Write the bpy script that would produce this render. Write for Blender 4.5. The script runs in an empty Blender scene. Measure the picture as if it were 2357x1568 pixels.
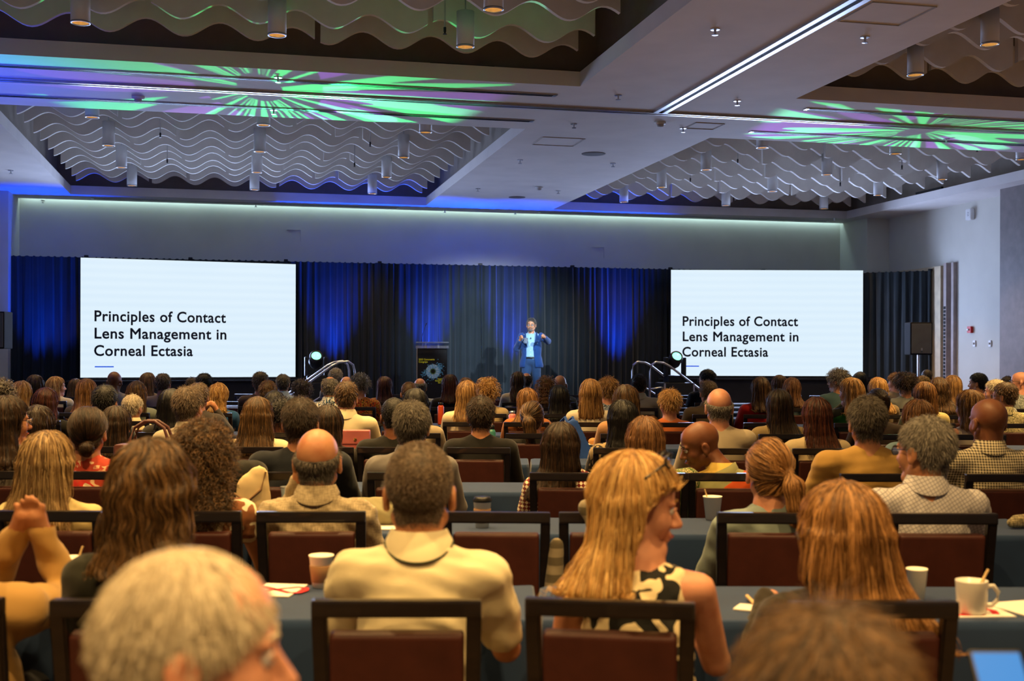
import bpy, bmesh, math, random
import numpy as np
from mathutils import Vector, Matrix, Euler
R = math.radians
random.seed(7); RNG = np.random.default_rng(11)
SC = bpy.context.scene
COL = SC.collection
# ------------------------------------------------------------------ camera
F, CX, HY, CAMH, YAW, ROLL = 2770.0, 1178.5, 821.5, 1.55, R(13.13), 0.0028
SA, CA = math.sin(YAW), math.cos(YAW)
def W(lat, z, Z=0.0):                       # audience frame (right, away) -> room frame
    return Vector((lat*CA + z*SA, -lat*SA + z*CA, Z))
def unroll(px, py):
    dx, dy = px-CX, py-HY
    return dx + ROLL*dy, dy - ROLL*dx
def at(px, py, z):                          # a measured photo point at distance z
    dx, dy = unroll(px, py)
    return W(dx/F*z, z, CAMH - dy/F*z)
def latz(px, z): return (px-CX)/F*z
def hgt(px, py, z): return CAMH - unroll(px, py)[1]/F*z
cam_d = bpy.data.cameras.new('camera'); cam = bpy.data.objects.new('camera', cam_d); COL.objects.link(cam)
cam_d.sensor_width = 36; cam_d.lens = F/2357*36; cam_d.shift_y = (HY-784)/2357
cam_d.clip_end = 100; cam_d.clip_start = .05
cam.matrix_world = Matrix.Translation((0, 0, CAMH)) @ Matrix.Rotation(-YAW, 4, 'Z') @ Matrix.Rotation(R(90), 4, 'X') @ Matrix.Rotation(ROLL, 4, 'Z')
cam_d.dof.use_dof = True; cam_d.dof.focus_distance = 12.0; cam_d.dof.aperture_fstop = 3.5
SC.camera = cam
vs = SC.view_settings
vs.view_transform = 'Standard'; vs.look = 'None'; vs.gamma = 1; vs.use_curve_mapping = False; vs.exposure = 0.0
wd = bpy.data.worlds.new('world'); SC.world = wd; wd.use_nodes = True
wd.node_tree.nodes['Background'].inputs[0].default_value = (.5, .55, .8, 1)
wd.node_tree.nodes['Background'].inputs[1].default_value = .004
def lamp(name, kind, loc, aim, power, color, size=.05, cone=None, blend=.5, sy=None):
    d = bpy.data.lights.new(name, kind); o = bpy.data.objects.new(name, d); COL.objects.link(o)
    d.energy = power; d.color = color
    if kind == 'SPOT': d.spot_size = R(cone); d.spot_blend = blend; d.shadow_soft_size = size
    if kind == 'AREA':
        d.shape = 'RECTANGLE'; d.size = size; d.size_y = sy
    o.location = loc
    o.rotation_euler = (Vector(aim)-Vector(loc)).to_track_quat('-Z', 'Y').to_euler()
    return o
# room measures (metres)
ZC = 4.655                                   # beam soffit
XL, XLP, XR, XRP = -4.62, -4.10, 14.30, 13.75            # left wall, right wall, right pilasters
YB, YF = 25.47, -4.0
CXL, CXR = (-3.02, 3.89), (6.58, 13.38)      # coffers across
CYB, CYF = (15.93, 24.48), (4.70, 13.275)    # coffers along
ZP = 4.70
WARM = (1.0, .62, .23); 
PEND_B = [(x, y) for x in (-1.80, .42, 2.65) for y in (23.3, 21.1, 18.95, 16.75)] + [(x, y) for x in (7.76, 9.98, 12.2) for y in (23.3, 21.1, 18.95, 16.75)]
PEND_F = [(x, y) for x in (-1.4, .43, 2.31) for y in (12.03, 10.68, 8.9, 7.1, 5.5)] + [(x, y) for x in (7.41, 9.3, 11.2) for y in (12.03, 10.68, 8.9, 7.1, 5.5)]
LB, LF = 230, 440
for x, y in PEND_B: lamp('downlight_lamp', 'SPOT', (x, y, ZP+.03), (x, y, 0), LB*(1 if y < 22 else .5), WARM, .05, 88, .7)
for x, y in PEND_F: lamp('downlight_lamp', 'SPOT', (x, y, ZP+.03), (x, y, 0), LF, WARM, .05, 95, .7)
for x, y in [(-1.4, 2.6), (.6, 2.6), (2.6, 2.6), (-1.2, .2), (1.4, .4), (-1.4, -1.5), (1., -1.8)]:   # the rear of the room, behind the photographer
    lamp('downlight_lamp', 'SPOT', (x, y, ZC-.02), (x, y, 0), 470, WARM, .06, 110, .6)
BLUE = (.0, .06, 1.0)
CY = 24.52                                   # line of the stage curtain
CTOP = 3.45
def room_at(px, Y, Z=0):                     # point on the plane y = Y seen at column px
    u = (px-CX)/F
    z = Y/(CA-u*SA); w = W(u*z, z); return Vector((w.x, Y, Z))
UPL = [(80, .45), (130, .25), (772, 1.), (995, 1.0), (1186, .8), (1432, 1.)]
for px, k in UPL:
    p = room_at(px, CY-.42, .78)
    lamp('uplight_lamp', 'SPOT', p, p+Vector((0, .15, 2.)), 2100*k, BLUE, .06, 48, 1.)
lamp('uplight_lamp', 'SPOT', (-4.1, 13.2, .9), (-3.7, 14.2, 4.6), 900, BLUE, .06, 75, .9)
lamp('uplight_lamp', 'SPOT', (13.4, 15.3, .9), (12.9, 14.6, 4.6), 90, (.2, .1, 1), .06, 80, .9)
for a, b in (((XLP+.03, YB-.05), (XRP, YB-.05)),):
    lamp('cove_lamp', 'AREA', ((a[0]+b[0])/2, YB-.07, ZC+.10), ((a[0]+b[0])/2, YB-.035, 0), 34, (.58, .90, .96), b[0]-a[0], sy=.05)
lamp('cove_lamp', 'AREA', (XLP+.06, 24.8, ZC+.10), (XLP+.03, 24.8, 0), 3, (.58, .90, .96), .05, sy=1.2)
lamp('cove_lamp', 'AREA', (XRP-.06, 24.8, ZC+.10), (XRP-.03, 24.8, 0), 1.6, (.62, .92, .90), .05, sy=1.2)
for x in (3.2, 7.2):                         # stage wash from the ceiling track
    lamp('stage_wash_lamp', 'SPOT', (x, 14.45, ZC-.12), (5.3, 23.4, 2.2), 4000, (.72, .86, 1.0), .08, 22, .9)
for pa, pb, zl, zr in ((185, 680, 22.45, 23.95), (1544, 1986, 25.5, 25.5)):   # extra lamps added before the two LED walls to boost their light
    p0, p1 = at(pa, 735, zl), at(pb, 742, zr); c_ = (p0+p1)/2; d_ = (p1-p0).normalized(); nrm = Vector((d_.y, -d_.x, 0))
    lamp('screen_boost_lamp', 'AREA', c_+nrm*.03, c_+nrm*2, 390, (.46, .60, 1.), (p1-p0).length*.96, sy=2.15)
def gobo(name, loc, aim, power, seed, spin, cone, shut):
    o = lamp(name, 'SPOT', loc, aim, power, (1, 1, 1), .012, cone, .25)
    o.data.use_nodes = True; nt = o.data.node_tree; N = nt.nodes; L = nt.links
    em = N['Emission']
    tc = N.new('ShaderNodeTexCoord'); sp = N.new('ShaderNodeSeparateXYZ'); L.new(tc.outputs['Normal'], sp.inputs[0])
    def mth(op, a, b=None):
        n = N.new('ShaderNodeMath'); n.operation = op
        for i, v in enumerate((a, b)):
            if v is None: continue
            if isinstance(v, (int, float)): n.inputs[i].default_value = v
            else: L.new(v, n.inputs[i])
        return n.outputs[0]
    x = mth('DIVIDE', sp.outputs[0], sp.outputs[2]); y = mth('DIVIDE', sp.outputs[1], sp.outputs[2])
    ang = mth('ADD', mth('ARCTAN2', y, x), spin); r = mth('SQRT', mth('ADD', mth('MULTIPLY', x, x), mth('MULTIPLY', y, y)))
    def shards(na, nr, thr, sd):
        cx = N.new('ShaderNodeCombineXYZ'); L.new(mth('MULTIPLY', ang, na), cx.inputs[0]); L.new(mth('MULTIPLY', r, nr), cx.inputs[1]); cx.inputs[2].default_value = sd
        v = N.new('ShaderNodeTexNoise'); v.inputs['Scale'].default_value = 1; v.inputs['Detail'].default_value = 0; L.new(cx.outputs[0], v.inputs['Vector'])
        return mth('GREATER_THAN', v.outputs[0], thr)
    g = mth('MULTIPLY', shards(14.5, 3.2, .53, seed), mth('GREATER_THAN', r, .028))
    p = mth('MULTIPLY', shards(8.0, 2.5, .56, seed+5), mth('GREATER_THAN', r, .08))
    sh = mth('MULTIPLY', mth('LESS_THAN', mth('ABSOLUTE', mth('ADD', y, shut[1])), shut[0]), 1.)
    g = mth('MULTIPLY', g, sh); p = mth('MULTIPLY', p, sh)
    c = N.new('ShaderNodeCombineXYZ')
    L.new(mth('ADD', mth('MULTIPLY', g, .04), mth('MULTIPLY', p, .16)), c.inputs[0])
    L.new(mth('ADD', mth('MULTIPLY', g, 1.), mth('MULTIPLY', p, .03)), c.inputs[1])
    L.new(mth('ADD', mth('MULTIPLY', g, .22), mth('MULTIPLY', p, .34)), c.inputs[2])
    L.new(c.outputs[0], em.inputs[0])
    return o
GL, GR = at(727, 828, 22.6), at(1553, 829, 22.9)
def ceil_at(px, py):
    z = (ZC-CAMH)*F/-(unroll(px, py)[1]); return at(px, py, z)
gobo('moving_head_lamp', GL+Vector((0, -.22, .1)), ceil_at(600, 205), 5600, 3.3, 0.4, 38, (.068, .018))
gobo('moving_head_lamp', GR+Vector((0, -.22, .1)), ceil_at(2120, 300), 5200, 8.1, 1.7, 38, (.068, .018))
ORD = 'first second third fourth fifth sixth seventh eighth ninth tenth eleventh twelfth thirteenth fourteenth fifteenth sixteenth seventeenth eighteenth nineteenth twentieth'.split()
def ordn(n): return ORD[n] if n < 20 else 'twenty-'+ORD[n-20]
# ------------------------------------------------------------------ helpers
MATS = {}
def lin(c):
    return tuple(((v/255)/12.92 if v/255 <= .04045 else ((v/255+.055)/1.055)**2.4) for v in c)
class NB:
    def __init__(s, m):
        m.use_nodes = True; s.t = m.node_tree; s.N = s.t.nodes; s.L = s.t.links; s.b = s.N['Principled BSDF']
        s.tc = s.N.new('ShaderNodeTexCoord').outputs['Object']
    def n(s, typ, ins=None, **kw):
        k = s.N.new('ShaderNode'+typ)
        for a, v in kw.items(): setattr(k, a, v)
        for i, v in (ins or {}).items():
            if hasattr(v, 'is_linked') or isinstance(v, bpy.types.NodeSocket): s.L.new(v, k.inputs[i])
            else: k.inputs[i].default_value = v
        return k
    def map(s, scale=(1, 1, 1), loc=(0, 0, 0), rot=(0, 0, 0), src=None):
        return s.n('Mapping', {'Vector': src or s.tc, 'Scale': scale, 'Location': loc, 'Rotation': rot}).outputs[0]
    def noise(s, scale, detail=2, vec=None, rough=.5, dist=0):
        return s.n('TexNoise', {'Vector': vec or s.tc, 'Scale': scale, 'Detail': detail, 'Roughness': rough, 'Distortion': dist}).outputs[0]
    def ramp(s, fac, stops, interp='LINEAR'):
        k = s.n('ValToRGB', {0: fac}); e = k.color_ramp.elements; k.color_ramp.interpolation = interp
        while len(e) < len(stops): e.new(.5)
        for q, (p, c) in zip(e, stops): q.position = p; q.color = (*c[:3], 1)
        return k.outputs[0]
    def mth(s, op, a, b=0.0): return s.n('Math', {0: a, 1: b}, operation=op).outputs[0]
    def mix(s, f, a, b):
        k = s.n('Mix', data_type='RGBA')
        for i, v in ((0, f), (6, a), (7, b)):
            if isinstance(v, bpy.types.NodeSocket): s.L.new(v, k.inputs[i])
            else: k.inputs[i].default_value = v if i == 0 else (*v[:3], 1)
        return k.outputs[2]
    def bump(s, h, strength=.3, dist=.01):
        s.L.new(s.n('Bump', {'Strength': strength, 'Distance': dist, 'Height': h}).outputs[0], s.b.inputs['Normal'])
    def col(s, c):
        if isinstance(c, bpy.types.NodeSocket): s.L.new(c, s.b.inputs['Base Color'])
        else: s.b.inputs['Base Color'].default_value = (*c[:3], 1)
    def set(s, **k):
        for a, v in k.items(): s.b.inputs[a.replace('_', ' ')].default_value = v
def newmat(name):
    m = bpy.data.materials.new(name); return m, NB(m)
def mat(name, c, rough=.7, metal=0., spec=.4, var=.12, vs_=6., bump=0., bs=80., emit=None, es=0., trans=0., coat=0.):
    if name in MATS: return MATS[name]
    m, b = newmat(name)
    c = Vector(c[:3])
    if var: b.col(b.ramp(b.noise(vs_, 3), [(.3, c*(1-var)), (.7, c*(1+var))]))
    else: b.col(c)
    b.set(Roughness=rough, Metallic=metal, Specular_IOR_Level=spec, Transmission_Weight=trans, Coat_Weight=coat)
    if bump: b.bump(b.noise(bs, 3), bump, .004)
    if emit: b.b.inputs['Emission Color'].default_value = (*emit, 1); b.b.inputs['Emission Strength'].default_value = es
    MATS[name] = m; return m
def link(o, parent=None):
    COL.objects.link(o)
    if parent: o.parent = parent
    return o
def setm(me, m):
    if m is not None: me.materials.append(m)
def obj(name, me, m=None, parent=None, smooth=False):
    if isinstance(me, bmesh.types.BMesh):
        bm = me; me = bpy.data.meshes.new(name); bm.normal_update(); bm.to_mesh(me); bm.free()
    if m is not None and not me.materials: me.materials.append(m)
    if smooth and me.polygons: me.polygons.foreach_set('use_smooth', [True]*len(me.polygons))
    return link(bpy.data.objects.new(name, me), parent)
def tag(o, label, cat, group=None, kind=None):
    o['label'] = label; o['category'] = cat
    if group: o['group'] = group
    if kind: o['kind'] = kind
    return o
def thing(name, label, cat, loc=(0, 0, 0), rz=0., group=None):
    o = bpy.data.objects.new(name, None); COL.objects.link(o); o.empty_display_size = .1
    o.location = loc; o.rotation_euler = (0, 0, rz); return tag(o, label, cat, group)
def struct(name, me, m, smooth=False):
    o = obj(name, me, m, None, smooth); o['kind'] = 'structure'; return o
def box(bm, c, s, rot=None, bev=0., seg=2):
    M = Matrix.Translation(c) @ (rot.to_4x4() if rot is not None else Matrix()) @ Matrix.Diagonal((s[0], s[1], s[2], 1))
    g = bmesh.ops.create_cube(bm, size=1, matrix=M)
    if bev:
        es = list({e for v in g['verts'] for e in v.link_edges})
        bmesh.ops.bevel(bm, geom=es, offset=bev, segments=seg, profile=.7, affect='EDGES')
    return bm
def bx(c, s, rot=None, bev=0., seg=2): return box(bmesh.new(), c, s, rot, bev, seg)
def tube(bm, pts, r, n=8, cap=True):
    pts = [Vector(p) for p in pts]; rs = r if isinstance(r, (list, tuple)) else [r]*len(pts)
    rings = []; up = Vector((0, 0, 1))
    for i, p in enumerate(pts):
        t = (pts[min(i+1, len(pts)-1)]-pts[max(i-1, 0)]).normalized()
        a = t.cross(up if abs(t.z) < .95 else Vector((1, 0, 0))).normalized(); b = a.cross(t).normalized()
        rings.append([bm.verts.new(p+(a*math.cos(2*math.pi*k/n)+b*math.sin(2*math.pi*k/n))*rs[i]) for k in range(n)])
    for i in range(len(rings)-1):
        for k in range(n): bm.faces.new((rings[i][k], rings[i][(k+1) % n], rings[i+1][(k+1) % n], rings[i+1][k]))
    if cap: bm.faces.new(rings[0][::-1]); bm.faces.new(rings[-1])
    return bm
def lathe(bm, prof, n=24, c=(0, 0, 0), open_=False):
    rings = []
    for r, z in prof:
        rings.append([bm.verts.new((c[0]+r*math.cos(2*math.pi*k/n), c[1]+r*math.sin(2*math.pi*k/n), c[2]+z)) for k in range(n)])
    for i in range(len(rings)-1):
        for k in range(n): bm.faces.new((rings[i][k], rings[i][(k+1) % n], rings[i+1][(k+1) % n], rings[i+1][k]))
    if prof[0][0] > 1e-4 and not open_: bm.faces.new(rings[0][::-1])
    if not open_ and prof[-1][0] > 1e-4: bm.faces.new(rings[-1])
    bmesh.ops.remove_doubles(bm, verts=bm.verts[:], dist=1e-5)
    return bm
def quad(bm, a, b, c, d): return bm.faces.new([bm.verts.new(p) for p in (a, b, c, d)])
def child_copy(root, loc, rz, label=None, group=None):
    r = root.copy(); COL.objects.link(r); r.location = loc; r.rotation_euler = (0, 0, rz)
    if label: r['label'] = label
    if group: r['group'] = group
    for ch in root.children:
        c = ch.copy(); COL.objects.link(c); c.parent = r
        for g in ch.children:
            d = g.copy(); COL.objects.link(d); d.parent = c
    return r
def text_mesh(txt, size, width=None, depth=.0, align='LEFT', space=1.0, weight=0.):
    cu = bpy.data.curves.new('text', 'FONT'); cu.body = txt; cu.size = size; cu.align_x = align; cu.extrude = depth; cu.space_character = space
    cu.resolution_u = 4; cu.bevel_depth = weight; cu.bevel_resolution = 0
    o = bpy.data.objects.new('text', cu); COL.objects.link(o)
    dg = bpy.context.evaluated_depsgraph_get(); me = bpy.data.meshes.new_from_object(o.evaluated_get(dg))
    bpy.data.objects.remove(o); bpy.data.curves.remove(cu)
    if width:
        v = np.zeros(len(me.vertices)*3); me.vertices.foreach_get('co', v); v = v.reshape(-1, 3)
        v[:, 0] *= width/np.ptp(v[:, 0]); v[:, 2] *= .25
        me.vertices.foreach_set('co', v.ravel())
    return me
# ------------------------------------------------------------------ room shell
M_CEIL = mat('ceiling_paint', (.74, .70, .68), .75, var=.05, vs_=2, bump=.05, bs=150)
M_WALL = mat('wall_paint', (.60, .58, .51), .8, var=.04, vs_=1.5, bump=.05, bs=200)
M_COFF = mat('coffer_shaded_paint', (.30, .26, .22), .85, var=.06)  # whitish recess interior, its unlit shade put into a darker, browner colour
M_BAFF = mat('baffle_felt', (.74, .71, .66), .8, var=.04, bump=.08, bs=220)
M_METAL = mat('brushed_metal', (.55, .56, .60), .28, .9, var=.08, vs_=20)
M_DARK = mat('black_metal', (.012, .012, .014), .45, .3, var=.1)
M_BLACK = mat('black_paint', (.006, .006, .007), .6, var=.1)
M_WHITE = mat('white_enamel', (.72, .72, .72), .45, var=.03)
m, b = newmat('carpet')
b.col(b.ramp(b.noise(3.5, 4, dist=1.5), [(.35, (.05, .035, .03)), (.5, (.10, .06, .04)), (.62, (.15, .10, .06))])); b.set(Roughness=.95)
b.bump(b.noise(400, 2), .4, .004); M_FLOOR = m
struct('floor', bx(((XL+XR)/2, (YB+YF)/2, -.05), (XR-XL+.6, YB-YF+.6, .1)), M_FLOOR)
xs_ = [XL-.1, CXL[0], CXL[1], CXR[0], CXR[1], XR+.1]; ys_ = [YF-.1, CYF[0], CYF[1], CYB[0], CYB[1], YB-.13]
bm = bmesh.new()
for i in range(5):
    for j in range(5):
        if i in (1, 3) and j in (1, 3): continue
        x0, x1, y0, y1 = xs_[i], xs_[i+1], ys_[j], ys_[j+1]
        box(bm, ((x0+x1)/2, (y0+y1)/2, ZC+.085), (x1-x0, y1-y0, .17))
bmesh.ops.remove_doubles(bm, verts=bm.verts[:], dist=1e-4)
CEIL = struct('ceiling', bm, M_CEIL)
bm = bmesh.new()                            # cove pocket above the soffit edge
box(bm, ((XL+XR)/2, YB, ZC+.22), (XR-XL+.4, .5, .04)); struct('trim_1', bm, M_CEIL)
SB = .28
def coffer(cx, cy, nm):
    bm = bmesh.new(); x0, x1 = cx[0]-SB, cx[1]+SB; y0, y1 = cy[0]-SB, cy[1]+SB; z0, z1 = ZC+.17, ZC+1.0
    quad(bm, (x0, y0, z1), (x0, y1, z1), (x1, y1, z1), (x1, y0, z1))
    for a, b2 in (((x0, y0), (x1, y0)), ((x1, y0), (x1, y1)), ((x1, y1), (x0, y1)), ((x0, y1), (x0, y0))):
        quad(bm, (*a, z0), (*a, z1), (*b2, z1), (*b2, z0))
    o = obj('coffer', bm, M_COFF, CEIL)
    return o
# wavy hanging baffles: pieces of the ceiling
PER, BT, BH = .74, .06, .40
def baffle_mesh(x0, x1):
    n = max(6, int((x1-x0)/.045)); bm = bmesh.new(); cols = []
    for i in range(n+1):
        x = x0+(x1-x0)*i/n; zb = .08*math.sin(2*math.pi*x/PER)
        cols.append([bm.verts.new((x-x0, dy, z)) for dy, z in ((-BT/2, zb), (BT/2, zb), (BT/2, BH), (-BT/2, BH))])
    for a, c in zip(cols, cols[1:]):
        for k in range(4): bm.faces.new((a[k], c[k], c[(k+1) % 4], a[(k+1) % 4]))
    bm.faces.new(cols[0]); bm.faces.new(cols[-1][::-1])
    me = bpy.data.meshes.new('baffle'); bm.normal_update(); bm.to_mesh(me); bm.free(); me.materials.append(M_BAFF)
    return me
ZBF = 4.935
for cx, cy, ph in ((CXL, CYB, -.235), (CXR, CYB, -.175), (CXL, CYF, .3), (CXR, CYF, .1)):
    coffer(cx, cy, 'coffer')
    nrow = int((cy[1]-cy[0]-.4)/.73)
    pats = []
    for q in range(3):
        cuts = [cx[0]+.12, cx[0]+1.5+q*.72, cx[0]+3.9+((q*1.1) % 1.6), cx[1]-.12]
        pats.append([(a, b2, baffle_mesh(a+ph+.03, b2+ph-.03)) for a, b2 in zip(cuts, cuts[1:])])
    for r in range(nrow+1):
        y = cy[1]-.42-r*.73
        if y < cy[0]+.1: break
        for a, b2, me in pats[r % 3]:
            o = obj('baffle', me, None, CEIL); o.location = (a+.03, y+random.uniform(-.02, .02)+(.10 if (r+len(me.vertices)) % 2 else 0), ZBF)
# ceiling channels and air slots
def bar(name, a, b2, w, h, m, parent=CEIL, z=ZC):
    a = Vector(a); b2 = Vector(b2); d = b2-a; L = d.length
    o = obj(name, bx((L/2, 0, -h/2), (L, w, h), bev=min(w, h)*.2, seg=1), m, parent)
    o.location = (a.x, a.y, z); o.rotation_euler = (0, 0, math.atan2(d.y, d.x)); return o
for dy in (-.045, .045):
    bar('ceiling_track', (XL, 14.445+dy), (XR, 14.445+dy), .045, .025, M_METAL)
bar('track_slot', (XL, 14.445), (XR, 14.445), .045, .006, M_DARK)
for dx in (-.06, .06):
    bar('ceiling_track', (5.265+dx, 14.38), (5.265+dx, -3.5), .07, .025, M_METAL)
bar('track_slot', (5.265, 14.38), (5.265, -3.5), .05, .006, M_DARK)
for y, xe, xs2 in ((13.78, 3.75, 6.95), (15.35, 3.86, 6.92)):
    bar('air_slot', (XL, y), (xe, y), .10, .012, M_METAL); bar('air_slot', (xs2, y), (XR, y), .10, .012, M_METAL)
    for dx in (-.025, .025):
        bar('slot_gap', (XL, y+dx), (xe-.05, y+dx), .018, .016, M_DARK); bar('slot_gap', (xs2+.05, y+dx), (XR, y+dx), .018, .016, M_DARK)
for x0, x1 in ((-2.7, 3.4), (6.4, 13.2)):
    bar('air_slot', (x0, 25.0), (x1, 25.0), .12, .012, M_METAL); bar('slot_gap', (x0+.05, 25.0), (x1-.05, 25.0), .05, .016, M_DARK)
# air grilles in the front-left coffer lip and on the right one
for px, py, Y in ((1062, 147, CYF[1]+SB-.02),):
    p = room_at(px, Y); o = obj('air_grille', bx((0, 0, 0), (.75, .05, .06)), M_BLACK, CEIL); o.location = (p.x, Y, ZC+.205)
o = obj('air_grille', bx((0, 0, 0), (.05, .9, .05)), M_BLACK, CEIL); o.location = (CXR[1]+.05, 21.3, ZC+.20)
# access panels: thin raised frames
M_PANEL = mat('panel_edge', (.45, .43, .42), .8)
for px, py, wx, wy in ((1285, 326, .62, .62), (2040, 32, .62, .62), (1622, 290, .4, .4)):
    p = ceil_at(px, py); fr = bmesh.new()
    for s in (-1, 1):
        box(fr, (s*wx/2, 0, -.004), (.012, wy, .008)); box(fr, (0, s*wy/2, -.004), (wx, .012, .008))
    o = obj('access_panel', fr, M_PANEL, CEIL); o.location = (p.x, p.y, ZC)
# walls
WL = struct('wall_left', bx((XL-.06, (YB+YF)/2, 2.4), (.12, YB-YF, 4.8)), M_WALL)
struct('wall_back', bx(((XL+XR)/2, YB+.06, 2.4), (XR-XL+.24, .12, 4.8)), M_WALL)
WR = struct('wall_right', bx((XR+.06, (YB+YF)/2, 2.4), (.12, YB-YF, 4.8)), M_WALL)
struct('wall_front', bx(((XL+XR)/2, YF-.06, 2.4), (XR-XL+.24, .12, 4.8)), M_WALL)
obj('pilaster', bx((XLP-.35, 24.86, ZC/2), (.70, 1.22, ZC)), M_WALL, WL)
obj('pilaster', bx((XRP+.35, 24.86, ZC/2), (.70, 1.22, ZC)), M_WALL, WR)
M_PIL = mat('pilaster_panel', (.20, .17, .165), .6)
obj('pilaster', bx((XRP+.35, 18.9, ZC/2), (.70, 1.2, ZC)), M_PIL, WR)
# service access hatches faintly drawn on the back wall
for px, py in ((676, 549), (1376, 588)):
    p = at(px, py, YB/(CA-(px-CX)/F*SA)); fr = bmesh.new()
    box(fr, (0, 0, .18), (.28, .008, .008)); box(fr, (.14, 0, .06), (.008, .012, .24)); 
    o = obj('access_panel', fr, M_PANEL, bpy.data.objects['wall_back']); o.location = (p.x, YB-.004, p.z)
# right wall: pocket door leaf with its frame and perforated edge strip
dr = struct('door_1', bx((XR-.10, 22.9, 1.72), (.10, 1.75, 3.44), bev=.008), mat('door_paint', (.62, .50, .33), .6))
obj('door_seam', bx((XR-.152, 22.95, 1.72), (.006, .012, 3.4)), M_PANEL, dr)
obj('door_frame', bx((XR-.06, 21.92, 1.74), (.12, .10, 3.5), bev=.006), mat('frame_paint', (.38, .31, .29), .6), dr)
obj('door_frame', bx((XR-.04, 21.72, 1.74), (.08, .08, 3.5), bev=.006), MATS['frame_paint'], dr)
hm = bpy.data.meshes.new('perforation'); bm = bx((0, 0, 0), (.02, .05, .055)); bm.to_mesh(hm); bm.free(); hm.materials.append(M_BLACK)
for i in range(32):
    o = obj('perforation', hm, None, dr); o.location = (XR-.125, 21.92, .25+i*.075)
# left wall: brown timber door with louvre grille
d2 = struct('door_2', bx((XL+.04, 21.6, 1.75), (.08, 4.2, 3.5), bev=.01), mat('brown_wood', (.07, .03, .02), .5, vs_=3))
for i in range(8):
    obj('louvre', bx((XL+.09, 22.9, 3.02-i*.045), (.03, .9, .018)), M_BLACK, d2)
# wall devices
def rw(px, py): 
    u = unroll(px, py)[0]/F; z = XR/(u*CA+SA); return at(px, py, z)
p = rw(2238, 494)
t = thing('wall_speaker', 'white rounded wall speaker mounted high on the right wall', 'wall speaker', (XR-.05, p.y, p.z))
obj('housing', bx((0, 0, 0), (.10, .19, .23), bev=.045, seg=4), M_WHITE, t, True)
for i in range(3): obj('indicator', bx((-.052, -.01, .035-.03*i), (.004, .035, .008)), M_DARK, t)
p = rw(2236, 759)
t = thing('fire_alarm', 'red fire alarm call point on the right wall', 'fire alarm', (XR-.03, p.y, p.z))
obj('housing', bx((0, 0, 0), (.06, .12, .13), bev=.01), mat('alarm_red', (.55, .01, .008), .4), t); obj('strobe', bx((-.045, .01, .0), (.03, .05, .035), bev=.008), M_WHITE, t)
for px, w in ((2244, 'left of two small white plates below the fire alarm'), (2280, 'right of two small white plates below the fire alarm')):
    p = rw(px, 791); t = thing('wall_switch', w, 'wall switch', (XR-.012, p.y, p.z), group='switch plates on the right wall')
    obj('plate', bx((0, 0, 0), (.024, .08, .125), bev=.006), M_WHITE, t); obj('knob', bx((-.02, 0, 0), (.02, .03, .04), bev=.005), M_PANEL, t)
# pendant downlights
M_REFL = mat('gold_reflector', (.85, .5, .16), .25, .8, emit=(1, .5, .12), es=.42)
pm = bpy.data.meshes.new('housing'); bm = lathe(bmesh.new(), [(.082, .0), (.09, 0), (.09, .36), (.0, .36)], 28, open_=True); bm.to_mesh(pm); bm.free(); pm.materials.append(M_WHITE)
rm = bpy.data.meshes.new('reflector'); bm = lathe(bmesh.new(), [(.083, .004), (.06, .07), (.055, .11), (.0, .115)], 28, open_=True); bm.to_mesh(rm); bm.free(); rm.materials.append(M_REFL)
tm = bpy.data.meshes.new('rim'); bm = lathe(bmesh.new(), [(.080, .006), (.080, -.004), (.092, -.004), (.092, .012), (.09, .012)], 28, open_=True); bm.to_mesh(tm); bm.free(); tm.materials.append(M_METAL)
sm = bpy.data.meshes.new('stem'); bm = tube(bmesh.new(), [(0, 0, .36), (0, 0, .9)], .008, 6); bm.to_mesh(sm); bm.free(); sm.materials.append(M_METAL)
for me in (pm, rm, tm): me.polygons.foreach_set('use_smooth', [True]*len(me.polygons))
for lst, where, nf in ((PEND_B, 'stage-side', 4), (PEND_F, 'near', 5)):
    for i, (x, y) in enumerate(lst):
        side = 'left' if i < 3*nf else 'right'; c, r = (i % (3*nf))//nf, i % nf
        t = thing('pendant_light', f'white cylinder downlight, {where} {side} recess, {ordn(c)} file from left, {ordn(r)} from back', 'ceiling light', (x, y, ZP), 0, 'white cylinder ceiling downlights')
        for nm, me in (('housing', pm), ('reflector', rm), ('rim', tm), ('stem', sm)): obj(nm, me, None, t)
# sprinklers, detectors, speakers in the ceiling
spm = bpy.data.meshes.new('deflector'); bm = lathe(bmesh.new(), [(.045, 0), (.045, -.008), (.012, -.01), (.010, -.05), (.03, -.052), (.03, -.058), (0, -.06)], 14); bm.to_mesh(spm); bm.free(); spm.materials.append(M_METAL)
SPR = [(1646, 71, 'left of the long bright ceiling channel, nearest the camera'), (1991, 89, 'right of the long bright ceiling channel, near its top panel'), (1423, 223, 'by the inner corner of the near left recess'), (1697, 236, 'just right of where the two ceiling channels meet'),
       (1321, 289, 'on the central beam left of the smoke detector'), (1572, 299, 'on the central beam right of the smoke detector'), (1197, 372, 'above the slope of the left recess edge'), (1411, 380, 'below the large ceiling speaker disc'), (1100, 438, 'beside the blue glow near the left recess'), (1285, 443, 'right of the small detector above the blue glow'),
       (640, 182, 'among the green light shards, upper slot'), (630, 257, 'among the green light shards, lower slot'), (99, 464, 'at far left above the back wall'), (589, 474, 'above the back wall over the left screen'), (1024, 487, 'above the back wall left of centre'), (1186, 491, 'above the back wall at centre'), (1920, 506, 'at the far right end of the back wall'), (2178, 324, 'under the purple light at far right'), (25, 396, 'in the blue light at far left')]
for px, py, w in SPR:
    p = ceil_at(px, py-4); t = thing('ceiling_sprinkler', 'small fire sprinkler '+w, 'sprinkler', (p.x, p.y, ZC), 0, 'fire sprinklers on the ceiling'); obj('deflector', spm, None, t)
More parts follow.
